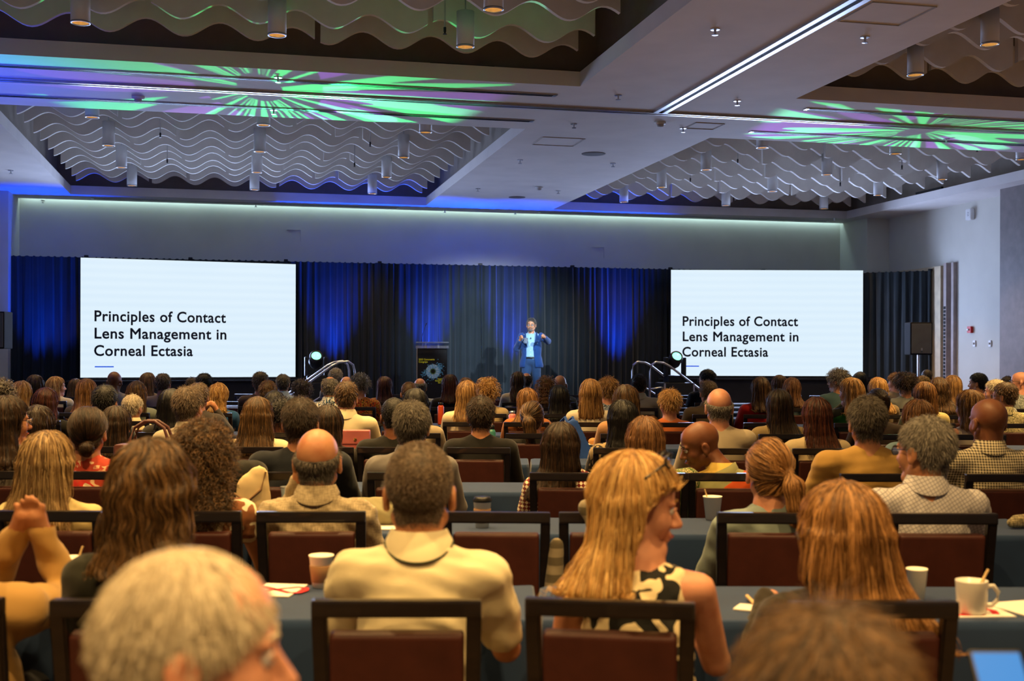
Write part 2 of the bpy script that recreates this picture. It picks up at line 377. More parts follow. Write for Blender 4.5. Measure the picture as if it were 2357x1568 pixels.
for px, py, w, r in ((1366, 354, 'larger grey round ceiling speaker on the central beam', .17), (1190, 454, 'smaller-looking grey round ceiling speaker in the blue glow', .15)):
    p = ceil_at(px, py); t = thing('ceiling_speaker', w, 'speaker', (p.x, p.y, ZC)); obj('grille', lathe(bmesh.new(), [(r+.012, 0), (r+.012, -.006), (r, -.008), (0, -.012)], 32), mat('grille_grey', (.16, .15, .16), .7, bump=.3, bs=300), t, True)
for px, py, w in ((1520, 285, 'dark smoke detector below the crossing of the ceiling channels'), (318, 226, 'smoke detector on the slot left of the green light shards'), (1241, 434, 'pale smoke detector near the blue ceiling glow')):
    p = ceil_at(px, py-4); t = thing('smoke_detector', w, 'smoke detector', (p.x, p.y, ZC)); obj('base', lathe(bmesh.new(), [(.075, 0), (.075, -.02), (.05, -.035)], 20), M_WHITE, t, True); obj('sensor', lathe(bmesh.new(), [(.045, -.034), (.04, -.06), (.0, -.066)], 20), M_PANEL, t, True)
for k_, (px, py, w) in enumerate(((369, 312, 'left stage-side recess, far left'), (852, 333, 'left stage-side recess, near its right end'), (816, 380, 'left stage-side recess, low right'), (385, 372, 'left stage-side recess, low left'), (1698, 372, 'right stage-side recess, upper left'), (1589, 415, 'right stage-side recess, low left'), (1934, 425, 'right stage-side recess, low middle'), (2076, 386, 'right stage-side recess, upper middle'), (2249, 345, 'right stage-side recess, upper right'), (1024, 72, 'near left recess beside a downlight'))):
    z = (4.78-CAMH)*F/-(unroll(px, py)[1]); p = at(px, py, z); t = thing('hanging_sprinkler', 'dark drop sprinkler rod between baffles, '+w, 'sprinkler', p, 0, 'drop sprinklers between the baffles')
    obj('rod', tube(bmesh.new(), [(0, 0, .02), (0, 0, .85)], .009, 6), M_PANEL, t); obj('nozzle', lathe(bmesh.new(), [(0, -.03), (.02, -.03), (.02, -.025), (.008, -.02), (.014, .0), (.014, .04), (0, .045)], 10), M_DARK, t)
# ------------------------------------------------------------------ stage
SX0, SX1, SY0, SZ = room_at(800, 21.4).x, room_at(1512, 21.4).x, 21.4, .55
M_STAGE = mat('stage_top', (.02, .02, .022), .6); M_SKIRT = mat('stage_skirt', (.006, .006, .008), .85, var=.2)
t = thing('stage', 'low black stage platform under the speaker and lectern', 'stage', ((SX0+SX1)/2, 22.8, 0))
obj('platform', bx((0, 0, SZ-.04), (SX1-SX0, 2.8, .08), bev=.01), M_STAGE, t)
bm = bmesh.new(); n = 160; prev = None
for i in range(n+1):
    x = -(SX1-SX0)/2+(SX1-SX0)*i/n; y = -1.4+.02*math.sin(i*1.7)-.01
    v = (bm.verts.new((x, y, 0)), bm.verts.new((x, y*.995, SZ-.08)))
    if prev: bm.faces.new((prev[0], v[0], v[1], prev[1]))
    prev = v
obj('skirt', bm, M_SKIRT, t, True)
obj('edge_strip', bx((0, -1.41, SZ-.01), (SX1-SX0, .02, .02)), M_METAL, t)
# screens
def screen(pa, pb, zl, zr, yt, yb, label):
    a, b2 = W(latz(pa, zl), zl), W(latz(pb, zr), zr); d = b2-a; Wd = d.length; ang = math.atan2(d.y, d.x)
    top = (hgt(pa, yt[0], zl)+hgt(pb, yt[1], zr))/2; bot = (hgt(pa, yb[0], zl)+hgt(pb, yb[1], zr))/2; H = top-bot
    t = thing('led_screen', label, 'screen', (a.x, a.y, 0), ang)
    me, nb = newmat('screen_glow')
    v = nb.n('TexWave', {'Vector': nb.tc, 'Scale': 2.0, 'Distortion': .3, 'Detail': 0}, wave_type='BANDS', bands_direction='Z').outputs['Fac']
    nb.col((.02, .02, .02)); nb.L.new(nb.ramp(v, [(0, (.70, .85, .965)), (1, (.73, .875, .98))]), nb.b.inputs['Emission Color']); nb.b.inputs['Emission Strength'].default_value = 1.0; nb.set(Roughness=.6)
    obj('cabinet', bx((Wd/2, .06, bot+H/2), (Wd+.02, .10, H+.02)), M_BLACK, t)
    bm = bmesh.new(); quad(bm, (0, 0, bot), (Wd, 0, bot), (Wd, 0, top), (0, 0, top)); pic = obj('display', bm, me, t)
    mt = mat('slide_ink', (.002, .008, .03), .7, var=0); 
    for k, (s, wf, yb_) in enumerate((('Principles of Contact', .602, .452), ('Lens Management in', .604, .597), ('Corneal Ectasia', .448, .742))):
        tm_ = text_mesh(s, .285, Wd*wf*.998, 0, space=1.06, weight=.006); o = obj('slide_text', tm_, mt, pic); o.rotation_euler = (R(90), 0, 0); o.location = (Wd*.058, -.005, top-H*(yb_+.075))
    bm = bmesh.new(); quad(bm, (Wd*.063, -.004, top-H*.915), (Wd*.147, -.004, top-H*.915), (Wd*.147, -.004, top-H*.905), (Wd*.063, -.004, top-H*.905))
    bl = mat('slide_blue', (.01, .06, .55), .7, var=0, emit=(.005, .08, .75), es=.8); obj('slide_bar', bm, bl, pic)
    # black plinth and lip under the wall of panels
    obj('plinth', bx((Wd/2, .03, (bot-.02)/2), (Wd+.3, .2, bot-.02)), M_SKIRT, t); obj('lip', bx((Wd/2, -.09, bot-.07), (Wd+.5, .05, .03), bev=.005), M_DARK, t)
    return t
screen(185, 680, 22.45, 23.95, (592, 609.5), (869, 868), 'large bright slide screen left of the stage')
screen(1544, 1986, 25.5, 25.5, (622, 622), (865, 866), 'large bright slide screen right of the stage')
# curtains
def curtain(px0, px1, Y, label, seed, top=CTOP, ends=None, fold=.055, amp=1.):
    a, b2 = ends or (room_at(px0, Y), room_at(px1, Y)); d = b2-a; L = d.length; rnd = np.random.default_rng(seed)
    n = int(L/.018); fr = rnd.uniform(.9, 1.25); s = np.linspace(0, L, n+1)
    ph = np.cumsum(rnd.uniform(.6, 1.5, n+1))*2*math.pi*.018/.17*fr
    rows = np.linspace(0, 1, 9); bm = bmesh.new(); grid = []
    lf = np.interp(s, np.linspace(0, L, 9), rnd.uniform(.35, 1.15, 9))
    for h in rows:
        w = fold*lf*(1-.45*h)*(np.sin(ph+.5*math.sin(h*3+seed))+.35*np.sin(ph*2.3+1.3+h))*amp
        xx = s + .012*np.sin(ph*.5+h*4)
        grid.append([bm.verts.new((xx[i], w[i]-.03*(1-h), (top+.012*math.sin(i*.9)*(h > .95))*h)) for i in range(n+1)])
    for r0, r1 in zip(grid, grid[1:]):
        for i in range(n): bm.faces.new((r0[i], r0[i+1], r1[i+1], r1[i]))
    t = thing('stage_curtain', label, 'curtain', a, math.atan2(d.y, d.x), 'black pleated drapes along the stage')
    obj('drape', bm, M_CURT, t, True)
    pl = tube(bmesh.new(), [(0, .05, top-.02), (L, .05, top-.02)], .022, 8); obj('top_rod', pl, M_DARK, t)
    up = tube(bmesh.new(), [(L-.02, .06, 0), (L-.02, .06, top+.02)], .02, 8); u = obj('upright', up, M_DARK, t); obj('finial', bx((L-.02, .04, top+.02), (.08, .08, .05), bev=.015), M_DARK, u)
    return t
m, b = newmat('velour'); b.col(b.ramp(b.noise(3, 3), [(.3, (.008, .014, .018)), (.7, (.012, .019, .024))])); b.set(Roughness=.8, Specular_IOR_Level=.25, Sheen_Weight=.25); b.bump(b.noise(260, 2), .25, .003); M_CURT = m
for i, (p0, p1, w) in enumerate(((-90, 200, 'black pleated curtain at far left beside the left screen'), (200, 440, 'black curtain hidden behind the left half of the left screen'), (440, 660, 'black curtain behind the right half of the left screen'), (660, 876, 'black curtain lit blue beside the left screen edge'), (876, 1108, 'black curtain lit blue behind the lectern'), (1108, 1320, 'black curtain behind the speaking person'), (1320, 1546, 'black curtain lit blue beside the right screen edge'), (1546, 1760, 'black curtain hidden behind the left half of the right screen'), (1760, 1960, 'black curtain hidden behind the right half of the right screen'))):
    curtain(p0, p1, CY, w, i+3)
curtain(0, 0, 0, 'plain black curtain right of the right screen', 44, top=3.355, ends=(W(latz(1978, 25.62), 25.62), W(latz(2142, 24.9), 24.9)), fold=.03)
# uplights on the stage line
um = bpy.data.meshes.new('can'); bm = lathe(bmesh.new(), [(0, 0), (.08, 0), (.09, .05), (.09, .16), (.075, .165), (.07, .15), (0, .15)], 16); bm.to_mesh(um); bm.free(); um.materials.append(M_DARK)
for k, (px, _) in enumerate(UPL):
    p = room_at(px, CY-.42); t = thing('uplight', ('black uplight can at the curtain foot, far left', 'black uplight can at the curtain foot beside the left screen', 'black uplight can behind the left stage rail', 'black uplight can behind the lectern', 'black uplight can behind the speaking person', 'black uplight can beside the right stage rail')[k], 'stage light', p, 0, 'blue uplights at the curtain foot')
    base_z = SZ if SX0 < p.x < SX1 else 0
    obj('can', um, None, t).location = (0, 0, .55)
    obj('bracket', bx((0, 0, .275+.0), (.05, .05, .55)), M_DARK, t)
# loudspeakers on stands
def loud(px0, px1, py0, py1, z, label):
    w = (px1-px0)/F*z; p = at((px0+px1)/2, py1, z); h = (py1-py0)/F*z
    t = thing('loudspeaker', label, 'speaker', (p.x, p.y, p.z), -YAW)
    obj('cabinet', bx((0, .16, h/2), (w, .34, h), bev=.025, seg=3), mat('speaker_black', (.012, .012, .013), .9, spec=.1), t)
    obj('grille', bx((0, -.012, h/2), (w*.9, .02, h*.92), bev=.008), mat('speaker_grille', (.10, .10, .105), .6, bump=.4, bs=400), t); obj('badge', bx((0, -.026, h*.17), (.035, .008, .05), bev=.003), M_METAL, t)
    q = thing('speaker_stand', label.replace('loudspeaker', 'tripod stand carrying the loudspeaker'), 'stand', (p.x, p.y, 0), -YAW)
    obj('pole', tube(bmesh.new(), [(0, .16, .05), (0, .16, p.z)], .02, 10), M_METAL, q)
    for k in range(3):
        a = 2*math.pi*k/3+.5; obj('leg', tube(bmesh.new(), [(.02*math.cos(a), .16+.02*math.sin(a), .65), (.45*math.cos(a), .16+.45*math.sin(a), .015)], .013, 6), M_DARK, q)
loud(2095, 2146, 742, 817, 22.0, 'black loudspeaker at right before the curtain end')
loud(-42, 10, 717, 803, 19.6, 'black loudspeaker cut by the left picture edge')
# stairs with tubular rails at both stage ends
def stairs(x0, sgn, Y, label):
    t = thing('stage_steps', label, 'stairs', (x0, Y, 0))
    for k in range(3):
        h = .18*(3-k); x = sgn*(.15+.30*k)
        obj('step', bx((x, 0, h-.02), (.31, 1.0, .04), bev=.006), M_STAGE, t)
        obj('step_edge', bx((x+sgn*.155, 0, h-.02), (.012, 1.0, .03)), M_METAL, t)
    for y in (-.52, .52):
        r = [(sgn*-.18, y, .55), (sgn*-.18, y, 1.28), (sgn*-.15, y, 1.40), (sgn*-.06, y, 1.46), (sgn*.10, y, 1.44), (sgn*.22, y, 1.38), (sgn*.95, y, .85), (sgn*1.0, y, .78), (sgn*1.0, y, .0)]
        obj('hand_rail', tube(bmesh.new(), r, .021, 10), M_METAL, t, True)
        obj('mid_rail', tube(bmesh.new(), [(sgn*-.18, y, .95), (sgn*.05, y, .98), (sgn*.98, y, .40)], .016, 8), M_METAL, t, True)
stairs(SX0-.05, -1, 21.95, 'black stage steps with tubular rails at the left stage end')
stairs(SX1+.05, 1, 21.95, 'black stage steps with tubular rails at the right stage end')
# moving heads on cases
M_LENS = mat('green_lens', (.05, .2, .1), .1, emit=(.25, 1., .6), es=2.2, var=0)
def moving_head(c, label):
    t = thing('moving_head_light', label, 'stage light', (c.x, c.y, 0))
    z = c.z
    obj('base', bx((0, 0, z-.36), (.34, .28, .14), bev=.02), M_DARK, t)
    for s in (-1, 1): obj('yoke_arm', bx((s*.18, 0, z-.13), (.06, .14, .36), bev=.02), M_DARK, t)
    hd = obj('head', lathe(bmesh.new(), [(0, -.2), (.09, -.2), (.13, -.08), (.125, .12), (.11, .15), (.095, .15), (.09, .13)], 20), M_DARK, t, True); hd.location = (0, 0, z); hd.rotation_euler = (R(58), 0, 0)
    ln = obj('lens', lathe(bmesh.new(), [(.092, .132), (.05, .15), (0, .155)], 20), M_LENS, hd, True)
    q = thing('equipment_case', label.replace('moving-head light', 'case under the moving-head light'), 'case', (c.x, c.y, 0))
    obj('body', bx((0, 0, (z-.43)/2), (.6, .5, z-.43), bev=.01), M_BLACK, q)
    for s in (-1, 1): obj('trim_edge', bx((s*.29, -.25, (z-.43)/2), (.03, .02, z-.45)), M_METAL, q)
moving_head(GL, 'black moving-head light shining green by the left steps'); moving_head(GR, 'black moving-head light shining green by the right steps')
# lectern
p = at(995, 800, 22.7); t = thing('lectern', 'black lectern with an eye poster and clear top', 'lectern', (p.x, p.y, SZ), -YAW*.6)
LW, LH = .56, 1.16
obj('body', bx((0, .2, LH/2), (LW, .40, LH), bev=.01), mat('lectern_black', (.010, .010, .012), .35), t)
obj('side_edge', bx((-LW/2-.008, .0, LH/2), (.016, .02, LH)), M_METAL, t)
m, b = newmat('clear_acrylic'); b.col((.75, .85, .95)); b.set(Roughness=.06, Transmission_Weight=.85, IOR=1.45); M_ACR = m
obj('reading_top', bx((.0, .16, LH+.06), (LW+.06, .46, .02), rot=Matrix.Rotation(R(-12), 3, 'X'), bev=.004), M_ACR, t)
for s in (-1, 1): obj('bracket', bx((s*.12, .16, LH+.025), (.03, .25, .05)), M_METAL, t)
obj('top_lip', bx((0, -.07, LH+.02), (LW+.06, .012, .05)), M_ACR, t)
obj('microphone', tube(bmesh.new(), [(-.2, .22, LH+.06), (-.19, .26, LH+.22), (-.13, .18, LH+.42), (-.11, .12, LH+.47)], [.008, .006, .006, .012], 8), M_DARK, t, True)
m, b = newmat('iris_print')
sx = b.n('SeparateXYZ', {0: b.tc}); an = b.mth('ARCTAN2', sx.outputs[2], sx.outputs[0])
rr = b.mth('SQRT', b.mth('ADD', b.mth('MULTIPLY', sx.outputs[0], sx.outputs[0]), b.mth('MULTIPLY', sx.outputs[2], sx.outputs[2])))
vec = b.n('CombineXYZ', {0: b.mth('MULTIPLY', an, 9.), 1: b.mth('MULTIPLY', rr, 9.)}).outputs[0]
cir = b.ramp(b.noise(1.0, 3, vec), [(.32, (.02, .12, .5)), (.48, (.15, .55, .95)), (.62, (.85, .97, 1.))])
pup = b.ramp(b.mth('MULTIPLY', rr, 6.5), [(.2, (0, 0, 0)), (.3, (.25, .3, .05)), (.42, (1, 1, 1)), (.9, (1, 1, 1)), (1, (.1, .3, .6))])
cm = b.n('Mix', {0: 1.}, data_type='RGBA', blend_type='MULTIPLY'); b.L.new(cir, cm.inputs[6]); b.L.new(pup, cm.inputs[7])
b.col(cm.outputs[2]); b.set(Roughness=.4); M_IRIS = m
bm = bmesh.new(); bmesh.ops.create_circle(bm, cap_ends=True, segments=40, radius=.135, matrix=Matrix.Translation((.0, 0, 0)) @ Matrix.Rotation(R(90), 4, 'X'))
o = obj('iris_picture', bm, M_IRIS, t); o.location = (.015, -.006, .72)
bm = bmesh.new(); rnd = random.Random(5)
for k in range(170):
    a = rnd.choice([rnd.uniform(-.3, 1.2), rnd.uniform(3.0, 4.6), rnd.uniform(0, 6.28), rnd.uniform(.3, .9)]); rr_ = .13+abs(rnd.gauss(0, .05)); q = rnd.uniform(.003, .012)
    bmesh.ops.create_circle(bm, cap_ends=True, segments=7, radius=q, matrix=Matrix.Translation((.015+min(rr_*math.cos(a), .24), -.006-.0002*k/170, .72+rr_*math.sin(a))) @ Matrix.Rotation(R(90), 4, 'X'))
o = obj('splash_print', bm, mat('splash_blue', (.12, .42, .75), .5, var=.4, vs_=40), t); o['kind'] = 'stuff'
MY = mat('yellow_print', (.85, .88, .03), .5, var=0)
for s, x, z, w in (('2025 Optometric', -.255, .93, .30), ('Congress', -.255, .885, .17), ('August 15-17', .10, .565, .16), ('Sheraton Puerto Rico', .055, .53, .23), ('San Juan', .11, .495, .12)):
    o = obj('poster_text', text_mesh(s, .045, w, weight=.0015), MY, t); o.rotation_euler = (R(90), 0, 0); o.location = (x, -.008, z)
# ------------------------------------------------------------------ implicit bodies
class Field:
    def __init__(s, xs, ys, zs):
        s.ax = [np.asarray(a, np.float32) for a in (xs, ys, zs)]
        s.D = np.full([len(a) for a in s.ax], 1.0, np.float32)
    def sl(s, lo, hi, mg=.055):
        r = []
        for a, l, h in zip(s.ax, lo, hi):
            i0, i1 = np.searchsorted(a, l-mg), np.searchsorted(a, h+mg)
            if i1-i0 < 1: return None, None
            r.append(slice(i0, i1))
        g = np.meshgrid(*[a[q] for a, q in zip(s.ax, r)], indexing='ij')
        return tuple(r), np.stack(g, -1)
    def add(s, fn, lo, hi, k=.03, mg=.06):
        r, P = s.sl(lo, hi, mg)
        if r is None: return
        a, b = s.D[r], fn(P)
        h = np.clip(.5+.5*(a-b)/k, 0, 1)
        s.D[r] = a*(1-h)+b*h-k*h*(1-h)
    def cut(s, fn, lo, hi, k=.01, mg=.03):
        r, P = s.sl(lo, hi, mg)
        if r is None: return
        a, b = -s.D[r], fn(P); h = np.clip(.5+.5*(a-b)/k, 0, 1)
        s.D[r] = -(a*(1-h)+b*h-k*h*(1-h))
    def rc(s, a, b, r1, r2, k=.03, flat=None):
        a, b = np.asarray(a, np.float32), np.asarray(b, np.float32); m = max(r1, r2)
        s.add(lambda P: rcone(P, a, b, r1, r2, flat), np.minimum(a, b)-m*(1.6 if flat else 1), np.maximum(a, b)+m*(1.6 if flat else 1), k)
    def el(s, c, r, k=.03):
        c, r = np.asarray(c, np.float32), np.asarray(r, np.float32)
        s.add(lambda P: ell(P, c, r), c-r, c+r, k)
    def nets(s):
        D = s.D; S = D < 0; n = D.shape
        c = [S[i:n[0]-1+i, j:n[1]-1+j, k:n[2]-1+k] for i in (0, 1) for j in (0, 1) for k in (0, 1)]
        cnt = sum(q.astype(np.int8) for q in c); act = np.argwhere((cnt > 0) & (cnt < 8))
        if not len(act): return np.zeros((0, 3)), np.zeros((0, 4), int)
        off = [(i, j, k) for i in (0, 1) for j in (0, 1) for k in (0, 1)]
        V = np.stack([D[tuple((act+o).T)] for o in off], 1)
        Pc = np.stack([np.stack([s.ax[q][act[:, q]+o[q]] for q in range(3)], -1) for o in off], 1)
        acc = np.zeros((len(act), 3)); w = np.zeros(len(act))
        for i in range(8):
            for b in (1, 2, 4):
                j = i | b
                if j == i: continue
                m = (V[:, i] < 0) != (V[:, j] < 0)
                t = V[m, i]/(V[m, i]-V[m, j])
                acc[m] += Pc[m, i]+(Pc[m, j]-Pc[m, i])*t[:, None]; w[m] += 1
        verts = acc/w[:, None]
        idx = np.full([q-1 for q in n], -1, np.int64); idx[tuple(act.T)] = np.arange(len(act))
        quads = []
        for a in range(3):
            b, cc = (a+1) % 3, (a+2) % 3
            S0 = np.take(S, range(n[a]-1), a); S1 = np.take(S, range(1, n[a]), a)
            e = np.argwhere(S0 != S1)
            e = e[(e[:, b] > 0) & (e[:, cc] > 0) & (e[:, b] < n[b]-1) & (e[:, cc] < n[cc]-1)]
            def g(db, dc):
                q = e.copy(); q[:, b] -= db; q[:, cc] -= dc; return idx[tuple(q.T)]
            f = np.stack([g(1, 1), g(0, 1), g(0, 0), g(1, 0)], 1)
            fl = ~S0[tuple(e.T)]; f[fl] = f[fl][:, ::-1]
            quads.append(f)
        return verts, np.concatenate(quads)
    def samp(s, P):
        ii, ff = [], []
        for q in range(3):
            a = s.ax[q]; i = np.clip(np.searchsorted(a, P[:, q])-1, 0, len(a)-2); ii.append(i); ff.append(np.clip((P[:, q]-a[i])/(a[i+1]-a[i]), 0, 1))
        r = 0
        for o in ((i, j, k) for i in (0, 1) for j in (0, 1) for k in (0, 1)):
            w = 1
            for q in range(3): w = w*(ff[q] if o[q] else 1-ff[q])
            r = r+w*s.D[ii[0]+o[0], ii[1]+o[1], ii[2]+o[2]]
        return r
    def grad(s, P, h=.008):
        g = np.stack([s.samp(P+np.eye(3)[q]*h)-s.samp(P-np.eye(3)[q]*h) for q in range(3)], 1)
        return g/(np.linalg.norm(g, axis=1, keepdims=True)+1e-9)
def ell(P, c, r):
    q = P-c; k0 = np.linalg.norm(q/r, axis=-1); k1 = np.linalg.norm(q/(r*r), axis=-1)
    return k0*(k0-1)/(k1+1e-9)
def rcone(P, a, b, r1, r2, flat=None):
    if flat is not None:
        sc = np.asarray(flat, np.float32); P = P*1.0/sc; a = a/sc; b = b/sc
    ab = b-a; h = np.clip(((P-a)@ab)/(ab@ab+1e-9), 0, 1)
    return np.linalg.norm(P-a-h[..., None]*ab, axis=-1)-(r1+h*(r2-r1))
def axis(lo, hi, segs):
    """segs: (a, b, step) refined spans; the last number in the first tuple is the coarse step"""
    coarse = segs[0]; pts = [lo]; p = lo
    while p < hi:
        st = coarse
        for a, b, q in segs[1:]:
            if a <= p < b: st = min(st, q)
            elif p < a < p+st: st = max(a-p, q)
        p += st; pts.append(p)
    return np.array(pts, np.float32)
def net_mesh(name, V, Q, m):
    me = bpy.data.meshes.new(name); me.vertices.add(len(V)); me.vertices.foreach_set('co', np.asarray(V, np.float32).ravel())
    me.loops.add(len(Q)*4); me.loops.foreach_set('vertex_index', np.asarray(Q, np.int32).ravel())
    me.polygons.add(len(Q)); me.polygons.foreach_set('loop_start', np.arange(0, len(Q)*4, 4, dtype=np.int32))
    me.polygons.foreach_set('loop_total', np.full(len(Q), 4, np.int32)); me.polygons.foreach_set('use_smooth', np.ones(len(Q), bool))
    me.update(calc_edges=True); me.validate()
    if m: me.materials.append(m)
    return me
def wob(P, f, seed):
    r = 0
    for i in range(4):
        q = np.random.default_rng(seed*7+i); d = q.normal(size=3)*f*(1+.6*i); r = r+np.sin(P@d+q.uniform(0, 6))/(1+.5*i)
    return r*.4
# ------------------------------------------------------------------ hair, skin, cloth
HAIRC = {'blk': ((6, 5, 6), (14, 12, 12), (34, 28, 26)), 'dkbr': ((20, 13, 8), (42, 28, 17), (86, 60, 38)), 'br': ((34, 23, 12), (80, 56, 30), (136, 100, 58)),
 'ltbr': ((60, 38, 20), (122, 82, 48), (176, 128, 80)), 'aub': ((30, 13, 9), (70, 34, 22), (116, 64, 42)), 'cop': ((60, 38, 16), (138, 94, 48), (214, 160, 98)), 'red': ((60, 20, 10), (130, 52, 24), (180, 86, 46)),
 'bld': ((92, 60, 28), (190, 142, 76), (242, 206, 136)), 'dbl': ((70, 46, 24), (150, 110, 62), (214, 172, 108)), 'strk': ((50, 34, 20), (150, 116, 72), (228, 196, 138)),
 'gry': ((60, 56, 52), (112, 106, 98), (176, 168, 156)), 'slt': ((26, 22, 19), (76, 68, 60), (140, 130, 116)), 'wht': ((130, 118, 96), (190, 176, 148), (230, 220, 196)), 'gbr': ((46, 36, 28), (98, 80, 62), (150, 130, 108))}
def hairmat(key, strand):
    nm = ('hair_' if strand else 'hairbase_')+key
    if nm in MATS: return MATS[nm]
    m, b = newmat(nm); c = [lin(q) for q in HAIRC[key]]
    if strand:
        hi = b.n('HairInfo'); b.col(b.ramp(hi.outputs['Random'], [(0, c[0]), (.5, c[1]), (1, c[2])])); b.set(Roughness=.42, Specular_IOR_Level=.45)
    else:
        v = b.noise(1, 3, b.map((70, 70, 6))); b.col(b.ramp(v, [(.3, c[0]), (.75, c[1])])); b.set(Roughness=.55, Specular_IOR_Level=.3); b.bump(v, .6, .006)
    MATS[nm] = m; return m
def skinmat(k):
    nm = 'skin_'+k
    if nm in MATS: return MATS[nm]
    base = {'fair': (205, 146, 116), 'tan': (188, 132, 94), 'olv': (160, 102, 72), 'brn': (124, 78, 52), 'drk': (66, 38, 27)}[k]
    m, b = newmat(nm); c = Vector(lin(base))
    b.col(b.ramp(b.noise(14, 4), [(.3, Vector((c.x*.86, c.y*.74, c.z*.7))), (.55, c), (.8, c*1.1)])); b.set(Roughness=.5, Specular_IOR_Level=.4); b.bump(b.noise(220, 2), .12, .002)
    MATS[nm] = m; return m
def cloth(spec):
    nm = 'cloth_'+spec
    if nm in MATS: return MATS[nm]
    m, b = newmat(nm); b.set(Roughness=.85, Specular_IOR_Level=.2, Sheen_Weight=.15); k, *a = spec.split(':')
    hexc = lambda h: lin([int(h[i:i+2], 16) for i in (0, 2, 4)])
    cs = [hexc(x) for x in a]
    wv = b.noise(420, 2); wr = b.noise(9, 3)
    if k == 'solid':
        c = Vector(cs[0]); b.col(b.ramp(b.noise(5, 3), [(.3, c*.9), (.7, c*1.06)]))
    elif k == 'linen':
        v = b.mth('MULTIPLY', b.noise(1, 2, b.map((30, 30, 300))), b.noise(1, 2, b.map((300, 60, 30)))); b.col(b.ramp(v, [(.15, cs[1]), (.38, cs[0])]))
    elif k == 'check':                         # small gingham
        f = [b.mth('GREATER_THAN', b.mth('SINE', b.mth('MULTIPLY', b.n('SeparateXYZ', {0: b.tc}).outputs[q], 430.)), 0.) for q in (0, 2)]
        b.col(b.ramp(b.mth('MULTIPLY', b.mth('ADD', f[0], f[1]), .5), [(0, cs[0]), (.5, tuple((x+y)/2 for x, y in zip(cs[0], cs[1]))), (1, cs[1])]))
    elif k == 'plaid':                         # thin diagonal windowpane lines
        v = b.map((1, 1, 1), rot=(0, R(28), 0)); f = []
        for q in (0, 2):
            f.append(b.mth('GREATER_THAN', b.mth('SINE', b.mth('MULTIPLY', b.n('SeparateXYZ', {0: v}).outputs[q], 430.)), .84))
        b.col(b.mix(b.mth('MAXIMUM', f[0], f[1]), cs[0], cs[1]))
    elif k == 'blotch':                        # large two-tone blotches
        v = b.noise(16, .5, dist=1.2)
        b.col(b.ramp(v, [(0, cs[0]), (.49, cs[0]), (.50, cs[1]), (1, cs[1])], 'CONSTANT'))
    elif k == 'floral':
        v = b.n('TexVoronoi', {'Vector': b.tc, 'Scale': 17.}, feature='SMOOTH_F1'); d = b.ramp(v.outputs['Color'], [(.2, cs[0]), (.42, cs[1]), (.55, cs[2]), (.7, cs[3])], 'CONSTANT')
        b.col(b.mix(b.ramp(b.noise(26, 2), [(.48, (0, 0, 0)), (.56, (1, 1, 1))]), d, cs[0]))
    elif k == 'leaf':
        v = b.noise(1, 1, b.map((26, 26, 11), rot=(0, R(35), 0)), dist=2.5); b.col(b.ramp(v, [(0, cs[0]), (.44, cs[1]), (.52, cs[2]), (.62, cs[0])], 'CONSTANT'))
    elif k == 'geo':
        f = [b.mth('SINE', b.mth('MULTIPLY', b.n('SeparateXYZ', {0: b.map(rot=(0, R(45), 0))}).outputs[q], 190.)) for q in (0, 2)]
        b.col(b.ramp(b.mth('ADD', b.mth('MULTIPLY', b.mth('MULTIPLY', f[0], f[1]), .5), .5), [(0, cs[0]), (.47, cs[1])], 'CONSTANT'))
    elif k == 'bands':                         # broad slanting colour fields
        sx = b.n('SeparateXYZ', {0: b.map(rot=(0, R(32), 0))}); v = b.mth('ADD', b.mth('MULTIPLY', sx.outputs[2], 2.4), b.mth('MULTIPLY', b.noise(5, 0), .16))
        n_ = len(cs); b.col(b.ramp(b.mth('FRACT', v), [(q/n_, c) for q, c in enumerate(cs)], 'CONSTANT'))
    elif k == 'stripe':
        v = b.mth('SINE', b.mth('MULTIPLY', b.n('SeparateXYZ', {0: b.tc}).outputs[2], 90.)); b.col(b.ramp(b.mth('ADD', b.mth('MULTIPLY', v, .5), .5), [(.45, cs[0]), (.6, cs[1])]))
    b.bump(b.mth('ADD', b.mth('MULTIPLY', wv, .25), wr), .35, .012)
    MATS[nm] = m; return m
M_LIP = mat('lip_tint', lin((150, 72, 62)), .45); M_EYEW = mat('eye_white', (.7, .68, .64), .2, var=0); M_IR = mat('iris_dark', (.02, .012, .008), .15, var=0)
M_FRAMEG = mat('glasses_frame', (.01, .009, .009), .3); M_SHOE = mat('shoe_leather', (.015, .012, .01), .4)
m, b = newmat('lens_glass'); b.col((.85, .9, .95)); b.set(Roughness=.03, Transmission_Weight=.9, IOR=1.3); M_LENSG = m
